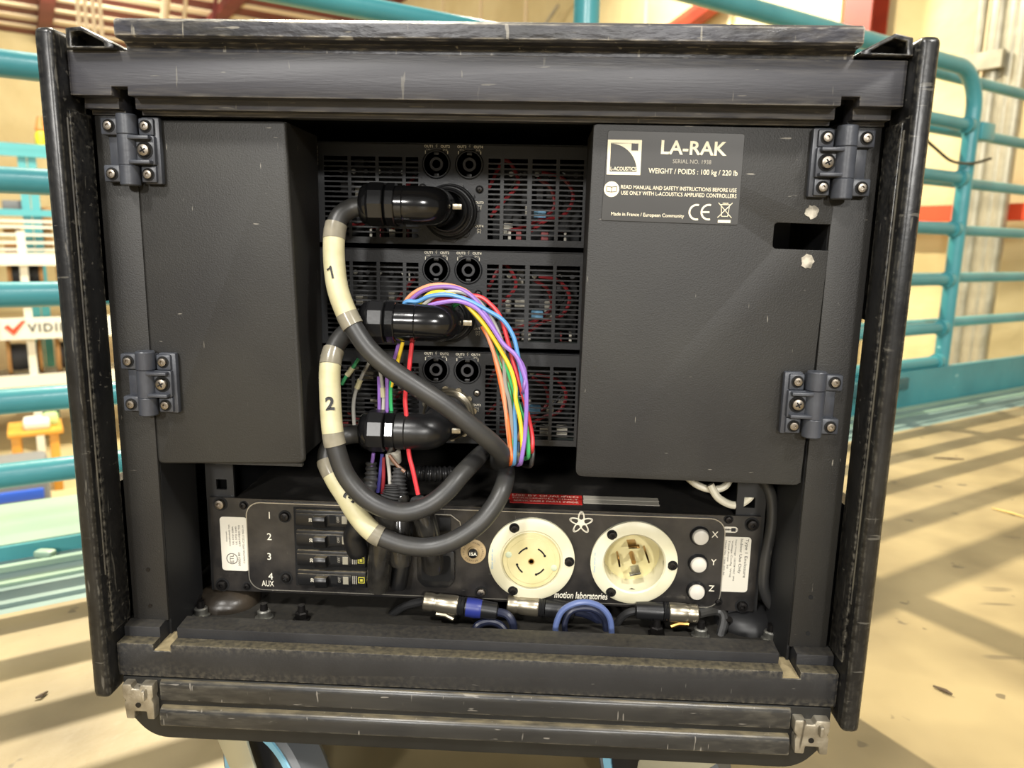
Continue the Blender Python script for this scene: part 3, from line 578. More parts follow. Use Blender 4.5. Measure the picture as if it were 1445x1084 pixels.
# ================================================================== AMPLIFIERS
AY = .121; AFACE = mat('amplifier_face', '1b1c1f', .5, bump=(700, .15), var=(20, '202225')); SOCK = mat('socket_black', '0f0f10', .4); SOCK2 = mat('socket_grey', '2f2f32', .45)
SILVER = mat('heatsink_silver', '9a968b', .4, .3); WRED = wirem('dark_red', '7e2226'); WBLK = wirem('black', '1a1a1a'); PARTW = mat('white_component', 'b9b4a6', .5); PARTB = mat('blue_component', '5c8fb0', .5); RELR = mat('red_component', '7a2323', .45)
AMPLAB = ('black power amplifier at the top of the three, below the case top beam', 'black power amplifier between two others, behind the coloured wire loop', 'black power amplifier lowest of the three, above the power panel')
for k in range(3):
    dz = -.0889 * k; z0, z1 = .3467 + dz, .4322 + dz; rnd = random.Random(3 + k)
    am = thing('power_amplifier', (0, .3, z0), AMPLAB[k], 'amplifier', 'stacked power amplifiers')
    gz0, gz1 = .3532 + dz, .4206 + dz
    GL = [(-.1428, -.1223), (-.1194, -.0984), (-.0954, -.0751), (-.0721, -.0612)]; GR = [(-.0012, .0092), (.0122, .0323), (.0362, .0565), (.0595, .0798)]
    f = MB()
    for a, b, c, d in ((-.22, .22, gz1, z1), (-.22, .22, z0, gz0), (-.22, GL[0][0], gz0, gz1), (GL[3][1], GR[0][0], gz0, gz1), (GR[3][1], .22, gz0, gz1)): f.add(box(a, b, AY, AY + .0015, c, d))
    f.add(box(-.22, .22, AY, AY + .02, z1 - .001, z1)); f.add(box(-.22, .22, AY - .0006, AY, z1 - .0005, z1)); f.add(box(-.22, .22, AY, AY + .02, z0, z0 + .001))
    face = f.build('face', AFACE, am, 0)
    ch = MB(); ch.add(box(-.22, .22, AY + .02, .42, z1 - .001, z1)); ch.add(box(-.22, .22, AY + .02, .42, z0, z0 + .001)); ch.add(box(-.22, -.218, AY + .002, .42, z0 + .001, z1 - .001)); ch.add(box(.218, .22, AY + .002, .42, z0 + .001, z1 - .001)); ch.add(box(-.218, .218, .41, .42, z0 + .001, z1 - .001)); ch.build('chassis', DARK, am, 0)
    for G in (GL, GR):
        g = MB()
        for (a, b), (c, d) in zip(G[:-1], G[1:]): g.add(box(b, c, AY + .0002, AY + .0013, gz0, gz1))
        for i in range(1, 16):
            z = gz0 + (gz1 - gz0) * i / 16; g.add(box(G[0][0], G[3][1], AY + .0003, AY + .0012, z - .0007, z + .0007))
        g.build('vent_grille', AFACE, am, 0)
    # innards seen through the vents
    bd = MB()
    bd.add(box(-.2, .2, AY + .012, .3, z0 + .004, z0 + .006), COPPER)
    for x0, x1 in ((-.14, -.062), (0, .08)):
        bd.add(box(x0, x1, AY + .05, AY + .06, z0 + .006, z1 - .015), DARK)
        for i in range(9):
            x = rnd.uniform(x0, x1 - .01); zz = rnd.uniform(z0 + .008, z1 - .03); ww = rnd.uniform(.004, .014)
            bd.add(rbox(x, x + ww, AY + .03, AY + .05, zz, zz + rnd.uniform(.006, .022), .0006), rnd.choice((SILVER, PARTW, DARK, DARK, SOCK2, SILVER)))
        for i in range(7):
            x = x0 + (x1 - x0) * (i + .5) / 7; bd.add(cyl((x, AY + .028, z1 - .022), (x, AY + .024, z1 - .022), .0022, None, 8), STEEL if i % 2 else SOCK2)
        for i in range(5):
            x = rnd.uniform(x0, x1 - .014); bd.add(rbox(x, x + rnd.uniform(.006, .012), AY + .015, AY + .03, z0 + .006, z0 + .014, .0005), rnd.choice((RELR, PARTW, RELR)))
    bd.add(rbox(.038, .049, AY + .02, AY + .028, z0 + .026, z0 + .033, .0006), PARTB)
    bd.build('circuit_board', COPPER, am, 0)
    zc = (gz0 + gz1) / 2
    for j, (m, P) in enumerate(((WRED, [(-.002, .036 - .03), (.012, .03), (.024, .012), (.012, -.004), (.0, -.018)]), (WBLK, [(.026, .02), (.016, .006), (.004, -.006), (-.001, -.02)]),
            (WRED, [(.040, .016), (.052, .008), (.056, -.008), (.046, -.018), (.03, -.026), (.015, -.03)]), (WRED, [(.044, .02), (.062, .016), (.072, .002), (.066, -.014), (.05, -.02), (.036, -.03)]), (WBLK, [(.038, .022), (.06, .02), (.07, .006), (.06, -.01)]),
            (WRED, [(-.105, -.026), (-.09, -.012), (-.078, .004), (-.068, .016)]), (WRED, [(-.13, -.02), (-.12, -.028), (-.1, -.022), (-.085, -.03)]))):
        MB().add(tube(spline([(x, AY + .014 + .004 * (j % 3) + .003 * math.sin(i), zc + z + .004) for i, (x, z) in enumerate(P)], 6), .0017, 6)).build('wire', m, am)
    # speaker sockets
    for x in (-.0456, -.0174):
        zc = .4152 + dz; s = MB()
        s.add(lathe([(.0122, 0), (.0122, .0012), (.0113, .002), (.0105, .002), (.0105, .0004)], (x, AY, zc), (0, -1, 0), 32), AFACE)
        s.add(lathe([(.0105, .0004), (.0098, .0003), (.0097, -.006), (.0062, -.006), (.0062, .0003), (.0052, .0006), (.0034, .0006), (.0032, -.006), (.0001, -.006)], (x, AY, zc), (0, -1, 0), 28), SOCK)
        s.add(lathe([(.0060, .0004), (.0056, .0012), (.0036, .0012), (.0034, .0004)], (x, AY, zc), (0, -1, 0), 24), SOCK2)
        for a in (90, 270): c = math.radians(a); s.add(rbox(x + .0092 * math.cos(c) - .0022, x + .0092 * math.cos(c) + .0022, AY - .0012, AY - .0002, zc + .0092 * math.sin(c) - .0016, zc + .0092 * math.sin(c) + .0016, .0003), SOCK)
        s.add(box(x - .0035, x + .0035, AY - .0018, AY, zc + .0118, zc + .0132), SOCK2); s.build('speaker_socket', SOCK, am)
    # print
    p = MB(); PYA = AY - .0003
    for x, s1, s2, m1, m2 in ((-.0456, 'OUT1', 'OUT2', '1+1-', '2+2-'), (-.0174, 'OUT3', 'OUT4', '1+1-', '2+2-')):
        for dx, t, m_ in ((-.0066, s1, m1), (.0066 + .0008, s2, m2)):
            T = lambda xx, zz: Matrix.Translation((xx, PYA, zz)) @ FX
            p.add(textvf(t, .0030, 'CENTER', .02), WHITE, T(x + dx, .4296 + dz)); p.add(textvf(m_, .0022), WHITE, T(x + dx, .4270 + dz))
            e = -1 if dx < 0 else 1; p.add(box(x + e * .0095 - .0003, x + e * .0095 + .0003, PYA, AY, .4235 + dz, .4262 + dz), WHITE)
        p.add(tube([(x + .0006, PYA, .4318 + dz), (x - .0006, PYA, .4298 + dz), (x + .0006, PYA, .4302 + dz), (x - .0004, PYA, .4278 + dz)], .0002, 4), WHITE)
    p.add(textvf('OUT3', .0028, 'CENTER', .02), WHITE, T(-.0085, .3838 + dz)); p.add(textvf('[3+]\n[3-]', .0022, 'CENTER', 0, 0, 1, .9), WHITE, T(-.0085, .3800 + dz))
    p.add(textvf('OUT4', .0028, 'CENTER', .02), WHITE, T(-.0085, .3640 + dz)); p.add(textvf('[4+]\n[4-]', .0022, 'CENTER', 0, 0, 1, .9), WHITE, T(-.0085, .3602 + dz))
    if k == 0:
        for i in range(5): p.add(box(-.1496, -.1478, PYA, AY, .4262 - i * .0033, .4286 - i * .0033), GREYPR)
    p.build('lettering', WHITE, am, 0)
    screw(am, (-.0575, AY, .3955 + dz), .0026, BSCREW if k < 2 else SCREW, phil=True); screw(am, (-.0085, AY, .3948 + dz), .0026, BSCREW if k < 2 else SCREW, phil=True)
    # big multipole receptacle
    rc = MB(); o = (-.0335, AY, .3755 + dz); RM = GLOSSB if k < 2 else NICKEL
    rc.add(lathe([(.0235, 0), (.0235, .004), (.0222, .006), (.0222, .010), (.0205, .0115), (.0190, .0115), (.0190, .006), (.0172, .006), (.0172, .013), (.0155, .0135), (.015, .006)], o, (0, -1, 0), 44), RM); rc.add(lathe([(.0151, .0061), (.0001, .0061)], o, (0, -1, 0), 30, False), DARK)
    for a in range(0, 360, 30):
        c = math.radians(a + 8); rc.add(lathe([(.0028, 0), (.0028, .0035)], (o[0] + .0228 * math.cos(c), AY, o[2] + .0228 * math.sin(c)), (0, -1, 0), 10), RM)
    for h in (.0072, .0088): rc.add(lathe([(.0224, h - .0005), (.0231, h), (.0224, h + .0005)], o, (0, -1, 0), 40), RM)
    rc.build('multipole_receptacle', RM, am)
# ================================================================== POWER PANEL
UY = .082
pd = thing('power_distribution_unit', (0, .2, .0365), 'black rack power panel with breakers, two ivory twist-lock flanges and white lamps', 'power panel')
def up(u, v, y=UY): return at(u, v, y)
HX0, HX1, HZ0, HZ1 = .1342 - .0258, .1342 + .0258, .0790 - .0258, .0790 + .0258      # opening behind the inlet flange
def holed(x0, x1, y0, y1, z0, z1):
    m = MB()
    for q in ((x0, HX0, z0, z1), (HX1, x1, z0, z1), (HX0, HX1, z0, HZ0), (HX0, HX1, HZ1, z1)): m.add(box(q[0], q[1], y0, y1, q[2], q[3]))
    return m
holed(-.2413, .2413, UY, UY + .0035, .0358, .1238).build('face_plate', PDU, pd, 0)
TOPM = mat('black_lid', '151517', .5, dust=('3a362e', .5))
holed(-.22, .22, UY + .0036, .36, .0375, .1225).build('chassis', TOPM, pd, 0)
# raised inner panel and its silver outline
xa, xb2, za_, zb_ = -.2085, .2115, .0385, .1215
def RR(y0, r=.013, g=0): return rrect(xa + g, xb2 - g, za_ + g, zb_ - g, r, 6)
ip = holed(-.1955, .1985, UY - .0016, UY, za_, zb_)
for sg, xe in ((-1, -.1955), (1, .1985)):
    q = [(xe, zb_), (xe, za_)] + [(p[0], p[1]) for p in (RR(0)[14:21] if False else [])]
    P_ = [p for p in RR(0) if (p[0] - xe) * sg > 1e-5]; P_ = sorted(P_, key=lambda p: math.atan2(p[1] - .08, (p[0] - xe) * sg + 1e-4)); ip.add(prism([(xe, za_)] + P_ + [(xe, zb_)], UY - .0016, UY))
ip.build('inner_panel', PDU, pd, 0)
ol = MB(); A = RR(0); B = RR(0, .0124, .0008); nn = len(A)
ol.add(([(q[0], UY - .0018, q[1]) for q in A + B], [[i, (i + 1) % nn, nn + (i + 1) % nn, nn + i] for i in range(nn)])); ol.build('outline', TRIM, pd, 0)
FY = UY - .0017
for u, v in ((311, 711), (314, 825), (1061, 740), (1047, 855)): screw(pd, up(u, v), .0047, SCREW if u == 311 else BSCREW, .004)
for u, v in ((344, 713), (349, 827), (1028, 733), (1013, 849)): screw(pd, up(u, v), .003, BSCREW, .003)
for u, v in ((402, 729), (404, 815)): screw(pd, up(u, v, FY), .0042, BSCREW, .003, phil=True)
screw(pd, up(679, 836, FY), .0042, SCREW, .003, phil=True)
# breaker bank
MB().add(box(-.1655, -.098, FY - .0003, UY, .0445, .1185)).build('breaker_cutout', HOLE, pd, 0)
YB = FY - .003
for i in range(4):
    zt = .1168 - .0188 * i; b = MB()
    b.add(rbox(-.163, -.1015, YB, UY, zt - .0145, zt, .0008)); b.add(rbox(-.1625, -.114, YB - .0018, YB, zt - .0125, zt - .0105 + .008, .0006)); br = b.build('circuit_breaker', BLK_ELEC, pd)
    t = MB(); t.add(prism([(YB, zt - .0135), (YB, zt - .0035), (YB - .009, zt - .0025), (YB - .0105, zt - .006), (YB - .006, zt - .0135)], -.1455, -.1345, 'x', .0007)); t.build('toggle', BLK_ELEC, br)
    wn = MB(); wn.add(box(-.1325, -.1268, YB - .0021, YB - .0018, zt - .0105, zt - .003), HOLE); wn.add(rbox(-.1215, -.1165, YB - .0026, YB - .0018, zt - .0108, zt - .0035, .0004), mat('window_grey', '8f8a7a', .5)); wn.build('window', HOLE, br, 0)
    pr = MB(); Tm = lambda x, z, y: Matrix.Translation((x, y, z)) @ FX
    pr.add(textvf('20', .0036, 'CENTER', .02), WHITE, Tm(-.1492, zt - .0082, YB - .0020) @ Matrix.Rotation(math.pi / 2, 4, 'Z')); pr.add(textvf('OFF', .003), GREYPR, Tm(-.1247, zt - .007, YB - .0020) @ Matrix.Rotation(math.pi / 2, 4, 'Z'))
    for q in range(3): pr.add(box(-.1135 + .0016 * q, -.1128 + .0016 * q, YB - .0004, YB, zt - .011, zt - .0035), GREYPR)
    if i in (2, 3):
        for w_, m_ in ((.0058, YEL), (.0044, BLK_ELEC), (.0024, YEL)): pr.add(box(-.1055 - w_ / 2, -.1055 + w_ / 2, YB - .0003 - (.006 - w_) * .05, YB, zt - .0072 - w_ / 2, zt - .0072 + w_ / 2), m_)
    pr.build('marking', WHITE, br, 0)
pr = MB()
for s, u, v in (('1', 380, 728), ('2', 380, 758), ('3', 380, 786), ('4', 382, 814)): tx(pr, s, u, v, FY - .0002, .0065, WHITE)
tx(pr, 'AUX', 378, 824, FY - .0002, .0055, WHITE, width=.011)
pr.build('breaker_numbers', WHITE, pd, 0); pr = MB()
for s, u, v in (('X', 1009, 755), ('Y', 1007, 794), ('Z', 1004, 831)): tx(pr, s, u, v, FY - .0002, .0056, WHITE)
pr.build('lettering', WHITE, pd, 0); pr = MB()
tx(pr, 'motion laboratories', 819.5, 841, FY - .0002, .0062, WHITE, width=.0470, bold=.015, shear=.15)
pr.build('brand_lettering', WHITE, pd, 0); pr = MB()
c = up(820, 738, FY - .0003)
for j in range(5):
    a = math.radians(90 + 72 * j); ex = Vector((math.cos(a), 0, math.sin(a))); ey = Vector((-math.sin(a), 0, math.cos(a)))
    for rr in (.0052, .0041):
        E = [c + ex * (.0040 + (rr + .0012) * math.cos(t)) + ey * rr * .52 * math.sin(t) for t in [k * math.pi / 9 for k in range(19)]]; pr.add(tube(E, .00028, 4), WHITE)
pr.add(lathe([(.0016, 0), (.0016, .0002)], c, (0, -1, 0), 10), WHITE)
pr.build('orbit_emblem', WHITE, pd, 0)
# stickers
def sticker(u0, v0, u1, v1, y, lines, label):
    a, b = up(u0, v0, y), up(u1, v1, y); x0, x1 = min(a.x, b.x), max(a.x, b.x); z0, z1 = min(a.z, b.z), max(a.z, b.z)
    MB().add(prism(rrect(x0, x1, z0, z1, .003), y - .0003, y)).build('sticker', STICK, pd, 0)['label'] = label
    q = MB()
    for (fx, fz, s, h, wd, rot) in lines:
        vf = textvf(s, h * 1.42, 'CENTER'); xs = [p.x for p in vf[0]]; sx = wd / (max(xs) - min(xs))
        q.add(vf, INK, Matrix.Translation((x0 + fx * (x1 - x0), y - .0005, z0 + fz * (z1 - z0))) @ Matrix.Rotation(-rot, 4, 'Y') @ FX @ Matrix.Diagonal((sx, 1, 1, 1)))
    return q, (x0, x1, z0, z1)
H = math.pi / 2
q, bx = sticker(310, 729, 352, 806, UY, [(.22, .64, 'Intertek', .0012, .010, H), (.34, .66, 'CONFORMS TO', .0015, .020, H), (.46, .66, 'UL STD 508A', .0015, .017, H), (.58, .66, 'UL STD 1640', .0015, .017, H), (.70, .66, 'CERTIFIED TO', .0015, .020, H), (.84, .5, 'CAN/CSA STD C22.2 NO.14', .0015, .036, H), (.66, .22, '3002180', .0019, .013, H)], 'white compliance sticker')
ring_print(q, (bx[0] + .0095, bx[2] + .0115), .0046, .0052, 0, 6.2832, UY - .0005, INK, 28); q.add(textvf('ETL', .005), INK, Matrix.Translation((bx[0] + .0095, UY - .0005, bx[2] + .0115)) @ Matrix.Rotation(-H, 4, 'Y') @ FX); q.build('sticker_print', INK, pd, 0)
q, bx = sticker(1018, 757, 1054, 836, UY, [(.86, .62, 'Type 1 Enclosure', .0026, .036, -H), (.68, .66, 'Indoor Use Only', .0024, .032, -H), (.5, .58, 'Input Voltage  120/208 VAC  3PH', .0014, .038, -H), (.38, .6, 'Voltage Config  WYE', .0014, .034, -H), (.27, .68, 'Total Amps  30', .0014, .026, -H), (.16, .62, 'Model No  1300-203-30', .0014, .032, -H), (.06, .72, 'Serial No  1796', .0013, .022, -H)], 'white rating sticker'); q.build('sticker_print', INK, pd, 0)
q, bx = sticker(1020, 743, 1041, 752, UY, [(.3, .5, 'CE', .0022, .004, 0)], 'tiny white sticker'); q.add(box(bx[1] - .0058, bx[1] - .002, UY - .0005, UY, bx[2] + .001, bx[3] - .001), INK); q.build('sticker_print', INK, pd, 0)
# twist-lock flanges
for j, (cx, cz) in enumerate(((.0449, .0788), (.1342, .0790))):
    o = (cx, FY, cz); R = .0378; fm = MB()
    prof = [(R, 0), (R, .003), (R - .003, .0045), (.0275, .005)] + ([(.0262, .0035), (.0255, .0042)] if j == 0 else [(.0262, .0035), (.0248, -.018), (.0246, -.022)])
    fm.add(lathe(prof + [(prof[-1][0] - .0004, prof[-1][1] - .0004)], o, (0, -1, 0), 64, False)); 
    if j == 1: pass
    fl_ = fm.build('flange_outlet' if j == 0 else 'flange_inlet', NYLON, pd)
    if j == 0:
        i_ = MB(); i_.add(lathe([(.0255, .0035), (.0253, .0052), (.0245, .0062), (.021, .0062), (.0208, .0066), (.0001, .0066)], o, (0, -1, 0), 48)); i_.build('insert', NYLON2, fl_)
        s_ = MB()
        for a in (45, 130, 215, 310):
            c0 = math.radians(a); P = [(cx + .0128 * math.cos(c0 + t), FY - .0067, cz + .0128 * math.sin(c0 + t)) for t in (-.34, -.2, 0, .2, .34)]; s_.add(tube(P, .0007, 6))
            s_.add(lathe([(.0011, 0), (.0011, .0004)], P[0], (0, -1, 0), 8))
        s_.build('contact_slot', HOLE, fl_)
        b_ = MB(); b_.add(lathe([(.0026, 0), (.0026, .0006), (.0018, .0006), (.0016, -.002), (.0001, -.002)], (cx, FY - .0066, cz), (0, -1, 0), 16)); b_.build('centre_contact', BRASS, fl_)
        for a in (165, 345): c0 = math.radians(a); MB().add(lathe([(.0028, 0), (.0028, .0006), (.002, .0009)], (cx + .0205 * math.cos(c0), FY - .0062, cz + .0205 * math.sin(c0)), (0, -1, 0), 14)).build('rivet', PALE, fl_)
    else:
        i_ = MB(); i_.add(lathe([(.0249, -.018), (.0001, -.018)], o, (0, -1, 0), 40, False)); i_.build('inlet_base', NYLON2, fl_)
        def blade(ang, rad, wd, m):
            c0 = math.radians(ang); T = Matrix.Translation((cx + rad * math.cos(c0), FY + .022, cz + rad * math.sin(c0))) @ Matrix.Rotation(-c0, 4, 'Y') ; q = MB()
            q.add(rbox(-.0008, .0008, -.021, 0, -wd / 2, wd / 2, .0003), None, T); q.add(rbox(-.0008, .0008, -.021, -.015, -wd / 2 - .0022, wd / 2, .0003), None, T); q.build('pin', m, fl_)
        for a, m_ in ((95, BRASS), (20, BRASS), (190, BRASS), (285, STEEL)): blade(a, .0125, .0075, m_)
        MB().add(cyl((cx, FY + .022, cz), (cx, FY - .001, cz), .0024, .0020, 14)).build('pin', BRASS, fl_)
        c0 = math.radians(10); MB().add(lathe([(.0026, 0), (.0026, .001)], (cx + .018 * math.cos(c0), FY + .022, cz + .018 * math.sin(c0)), (0, -1, 0), 12)).build('rivet', PALE, fl_)
    for a in ((118, 0, 242) if j == 0 else (128, 0, 235)): c0 = math.radians(a); screw(fl_, (cx + .0330 * math.cos(c0), FY - .0045, cz + .0330 * math.sin(c0)), .0033, BSCREW, .0026)
    q = MB()
    for dx, s, wd in ((.0055, 'HUBBELL', .010), (.0028, '30A 120/208V 3PHASE', .019)): q.add(textvf(s, .0022, 'CENTER'), BLUEPR, Matrix.Translation((cx - R + dx + .0008, FY - .0047, cz)) @ Matrix.Rotation(H, 4, 'Y') @ FX @ Matrix.Diagonal((.9, 1, 1, 1)))
    q.build('lettering', BLUEPR, fl_, 0)
# lamps
for z in (.1054, .0800, .0546):
    l_ = MB(); l_.add(lathe([(.0086, 0), (.0086, .002), (.0078, .0035), (.0072, .0035), (.007, .002)], (.1898, FY, z), (0, -1, 0), 28), GLOSSB); lo = l_.build('indicator_lamp', GLOSSB, pd)
    MB().add(lathe([(.007, .001), (.007, .004), (.0062, .0056), (.003, .0066), (.0001, .0068)], (.1898, FY, z), (0, -1, 0), 28)).build('lens', LENS, lo)
# resettable breaker nut and mains socket
p = up(668, 778, FY); q = MB(); q.add(lathe([(.0112, 0), (.0112, .0012), (.0108, .0014), (.0052, .0014), (.005, .0036), (.0042, .0044)], p, (0, -1, 0), 30), TAN); q.add(lathe([(.0046, .002), (.0042, .006), (.0024, .0065), (.0001, .0066)], p, (0, -1, 0), 20), GLOSS); fo = q.build('fuse_button', TAN, pd)
q = MB(); q.add(textvf('15A', .0042, 'CENTER', .02), WHITE, Matrix.Translation(p + Vector((0, -.0068, 0))) @ FX)
RT = 'PUSH CIRCUIT-BREAKER TO RESET '
for i, ch in enumerate(RT):
    a = math.pi / 2 - i * 2 * math.pi / len(RT)
    if ch != ' ': q.add(textvf(ch, .0022), INK, Matrix.Translation(p + Vector((.0084 * math.cos(a), -.0016, .0084 * math.sin(a)))) @ Matrix.Rotation(math.pi / 2 - a, 4, 'Y') @ FX)
q.build('lettering', WHITE, fo, 0)
c = up(616, 800, FY); q = MB(); q.add(prism(rpoly([(c.x - .0165, c.z - .012), (c.x - .0165, c.z + .016), (c.x + .0165, c.z + .016), (c.x + .0165, c.z - .012), (c.x + .0105, c.z - .0185), (c.x - .0105, c.z - .0185)], [.003] * 6), FY - .003, FY, 'y', .0006), GLOSSB)
q.add(prism(rrect(c.x - .013, c.x + .013, c.z - .012, c.z + .012, .003), FY - .0032, FY - .0030), HOLE); q.build('mains_socket', GLOSSB, pd)
c = up(633, 740, FY); q = MB(); q.add(tube([(c.x - .012, FY - .001, c.z + .009), (c.x + .002, FY - .001, c.z + .009), (c.x + .01, FY - .001, c.z + .003), (c.x + .012, FY - .001, c.z - .006), (c.x + .005, FY - .001, c.z - .012), (c.x - .01, FY - .001, c.z - .012)], .0005, 5), TRIM); q.add(rbox(c.x - .008, c.x + .002, FY - .001, FY, c.z - .006, c.z + .006, .0005), HOLE); q.build('cover_clip', TRIM, pd)
# warning labels on the lid of the unit
def lidlab(u0, u1, v0, v1, m, txt):
    z = .1228; r = []
    for u, v in ((u0, v0), (u1, v0 + (u1 - u0) * .022), (u1, v1 + (u1 - u0) * .022), (u0, v1)):
        d = ray(u, v); r.append(CP + d * ((z - CP.z) / d.z))
    x0, x1 = r[0].x, r[1].x; y0, y1 = min(p.y for p in r), max(p.y for p in r); o = MB().add(box(x0, x1, y0, y1, .1225, .1229)).build('warning_label', m, pd, 0)
    q = MB()
    for s, fy in txt: q.add(textvf(s, (y1 - y0) * .62), WHITE if m is RED else INK, Matrix.Translation(((x0 + x1) / 2, y0 + (y1 - y0) * fy, .12305)) @ Matrix.Diagonal(((x1 - x0) * .9 / max(1e-5, (max(p.x for p in textvf(s, (y1 - y0) * .62)[0]) - min(p.x for p in textvf(s, (y1 - y0) * .62)[0]))), 1, 1, 1)))
    q.build('label_print', WHITE, pd, 0)
lidlab(718, 821, 697.5, 701.5, RED, [('USE BY QUALIFIED', .5)]); lidlab(718, 821, 702, 704, RED, [('PERSONNEL ONLY', .5)]); lidlab(720, 821, 705, 709, RED, [('SERVICEABLE PARTS INSIDE', .5)])
lidlab(823, 928, 701, 704.5, GREYPR, []); lidlab(823, 929, 706.5, 710, GREYPR, [])
# ================================================================== SPEAKER CABLES
def path(P, n=10): return spline([at(u, v, y) for u, v, y in P], n)
CABR = .0077
def sub(P, v0, v1, key=lambda i, n: i / (n - 1)):
    n = len(P); return P[int(v0 * (n - 1)):int(v1 * (n - 1)) + 1]
def wrap_text(mb, s, P, f, h, m, r, phi=0, flip=0, tw=0):
    """text wrapped round the cable at fraction f, turned phi from the camera-facing side"""
    i = int(f * (len(P) - 1)); c = P[i]; t = (P[min(i + 1, len(P) - 1)] - P[max(i - 1, 0)]).normalized()
    if t.z < 0: t = -t
    nrm = (CP - c); nrm = (nrm - t * nrm.dot(t)).normalized(); sd = t.cross(nrm).normalized()
    if sd.x < 0: sd = -sd
    vf = textvf(s, h * 1.42, 'CENTER', .035)
    if s == '1': vf = ([Vector((x * h, y * h, 0)) for x, y in ((-.02, -.5), (.13, -.5), (.13, .5), (.02, .5), (-.02, .26), (-.3, .2), (-.3, .32), (-.08, .38))], [[0, 1, 2, 3, 4], [4, 5, 6, 7, 3]])
    ca, sa = math.cos(tw), math.sin(tw); vs = []
    for q in vf[0]:
        x, y = q.x * ca - q.y * sa, q.x * sa + q.y * ca; a = x / r + phi; vs.append(c + t * y + (nrm * math.cos(a) + sd * math.sin(a)) * r)
    mb.add((vs, vf[1]), m)
C1 = [(513, 291, .068), (494, 295, .066), (477, 310, .060), (471, 345, .053), (475, 400, .046), (488, 440, .042), (504, 470, .039), (524, 497, .036), (553, 522, .033), (590, 547, .032), (631, 574, .034), (670, 605, .038), (697, 628, .046), (709, 643, .06), (706, 652, .085), (690, 650, .13)]
C2 = [(513, 457, .068), (493, 466, .064), (475, 486, .054), (466, 515, .044), (466, 560, .036), (469, 605, .030), (475, 636, .028), (488, 671, .027), (512, 700, .026), (541, 717, .026), (572, 723, .027), (603, 714, .031), (629, 695, .038), (651, 670, .05), (670, 650, .07), (680, 640, .11)]
C3 = [(513, 612, .068), (493, 614, .067), (472, 622, .06), (461, 645, .05), (472, 674, .043), (488, 700, .039), (505, 728, .036), (525, 750, .033), (546, 761, .032), (574, 770, .032), (607, 772, .033), (640, 763, .034), (674, 741, .038), (697, 714, .045), (710, 688, .055), (714, 668, .075), (712, 655, .11)]
EL = [(637, 291), (652, 457), (636, 611)]
YE = .068
SL = [(.19, .345), (.20, .35), (.24, .445)]; TXT = [('1', .252, -.35, .1), ('2', .285, -.05, 0), ('3', .325, .3, .5)]
CLAB = ('thick black cable from the topmost elbow plug, sleeve marked 1', 'thick black cable from the middle elbow plug, sleeve marked 2', 'thick black cable from the lowest elbow plug, sleeve marked 3')
for k, C in enumerate((C1, C2, C3)):
    P = path(C, 12); e = EL[k]; xr = at(e[0], e[1], YE).x; zc = at(e[0], e[1], YE).z; cx = xr - .0148
    t = thing('speaker_cable', (cx, YE, zc - .016), CLAB[k], 'cable', 'speaker cables with right-angle plugs')
    MB().add(tube(P, CABR, 18)).build('jacket', RUB, t)
    a, b = SL[k]; n = len(P)
    slv = MB(); slv.add(tube(sub(P, a, b), CABR + .0007, 32)); so = slv.build('number_sleeve', TAPE, t)
    for q0, q1 in ((a - .04, a + .002), (b - .002, b + .035)):
        MB().add(tube(sub(P, max(q0, 0), q1), CABR + .0010, 32)).build('clear_tape', CLEAR, t)
    tm = MB(); s, f, phi, tw = TXT[k]; wrap_text(tm, s, P, f, .0100, INK, CABR + .0015, phi, 0, tw); tm.build('number', INK, so, 0)
    # right-angle plug
    rz = .3755 - .0889 * k; rx = -.0335
    el = MB(); R = .0152
    el.add(tube(spline([(rx, AY - .006, rz), (rx + (cx - rx) * .6, .095, rz + (zc - rz) * .6), (cx, .083, zc), (cx - .003, .0715, zc), (cx - .013, YE, zc), (cx - .03, YE, zc), (at(560, e[1], YE).x, YE, zc)], 8), R, 28))
    el.add(lathe([(R + .0002, 0), (R + .0006, .0006), (R + .0002, .0012)], (cx - .022, YE, zc), (-1, 0, 0), 28))
    el.build('elbow_shell', GLOSS if k < 2 else GLOSSB, t)
    cr = MB(); cr.add(lathe([(.0172, 0), (.0196, .001), (.0196, .007), (.018, .008), (.0168, .0125), (.016, .013), (.0155, .004)], (rx, AY - .013, rz), (0, -1, 0), 36, False)); cr.add(lathe([(.0157, .004), (.0001, .004)], (rx, AY - .013, rz), (0, -1, 0), 24, False), HOLE); cr.build('coupling_ring', GLOSSB, t)  # dark disc puts the deep shade behind the elbow into the colour
    x0 = at(560, e[1], YE).x; x1 = at(545, e[1], YE).x; x2 = at(521, e[1], YE).x; x3 = at(508, e[1], YE).x
    nu = MB(); nu.add(lathe([(R, 0), (.0172, .0003), (.0176, .001), (.0176, x0 - x1 - .002), (.0168, x0 - x1 - .001), (.0145, x0 - x1)], (x0, YE, zc), (-1, 0, 0), 10)); nu.build('lock_collar', GLOSS, t, 25)
    nu = MB(); nu.add(lathe([(.0150, 0), (.0172, .0006), (.0178, .0015), (.0178, x1 - x2 - .002), (.0168, x1 - x2)], (x1, YE, zc), (-1, 0, 0), 10)); nu.build('gland_nut', GLOSSB if k else GLOSS, t, 25)
    nu = MB(); dl_ = x2 - x3; nu.add(lathe([(.0165, 0), (.0160, dl_ * .4), (.0135, dl_ * .8), (.0095, dl_), (.0075, dl_)], (x2, YE, zc), (-1, 0, 0), 28)); nu.build('gland_cap', GLOSS, t)
    q = MB(); q.add(rbox(xr + .000, xr + .0075, .074, .078, zc - .0022, zc + .0022, .0004)); q.build('key_tab', NICKEL, t)
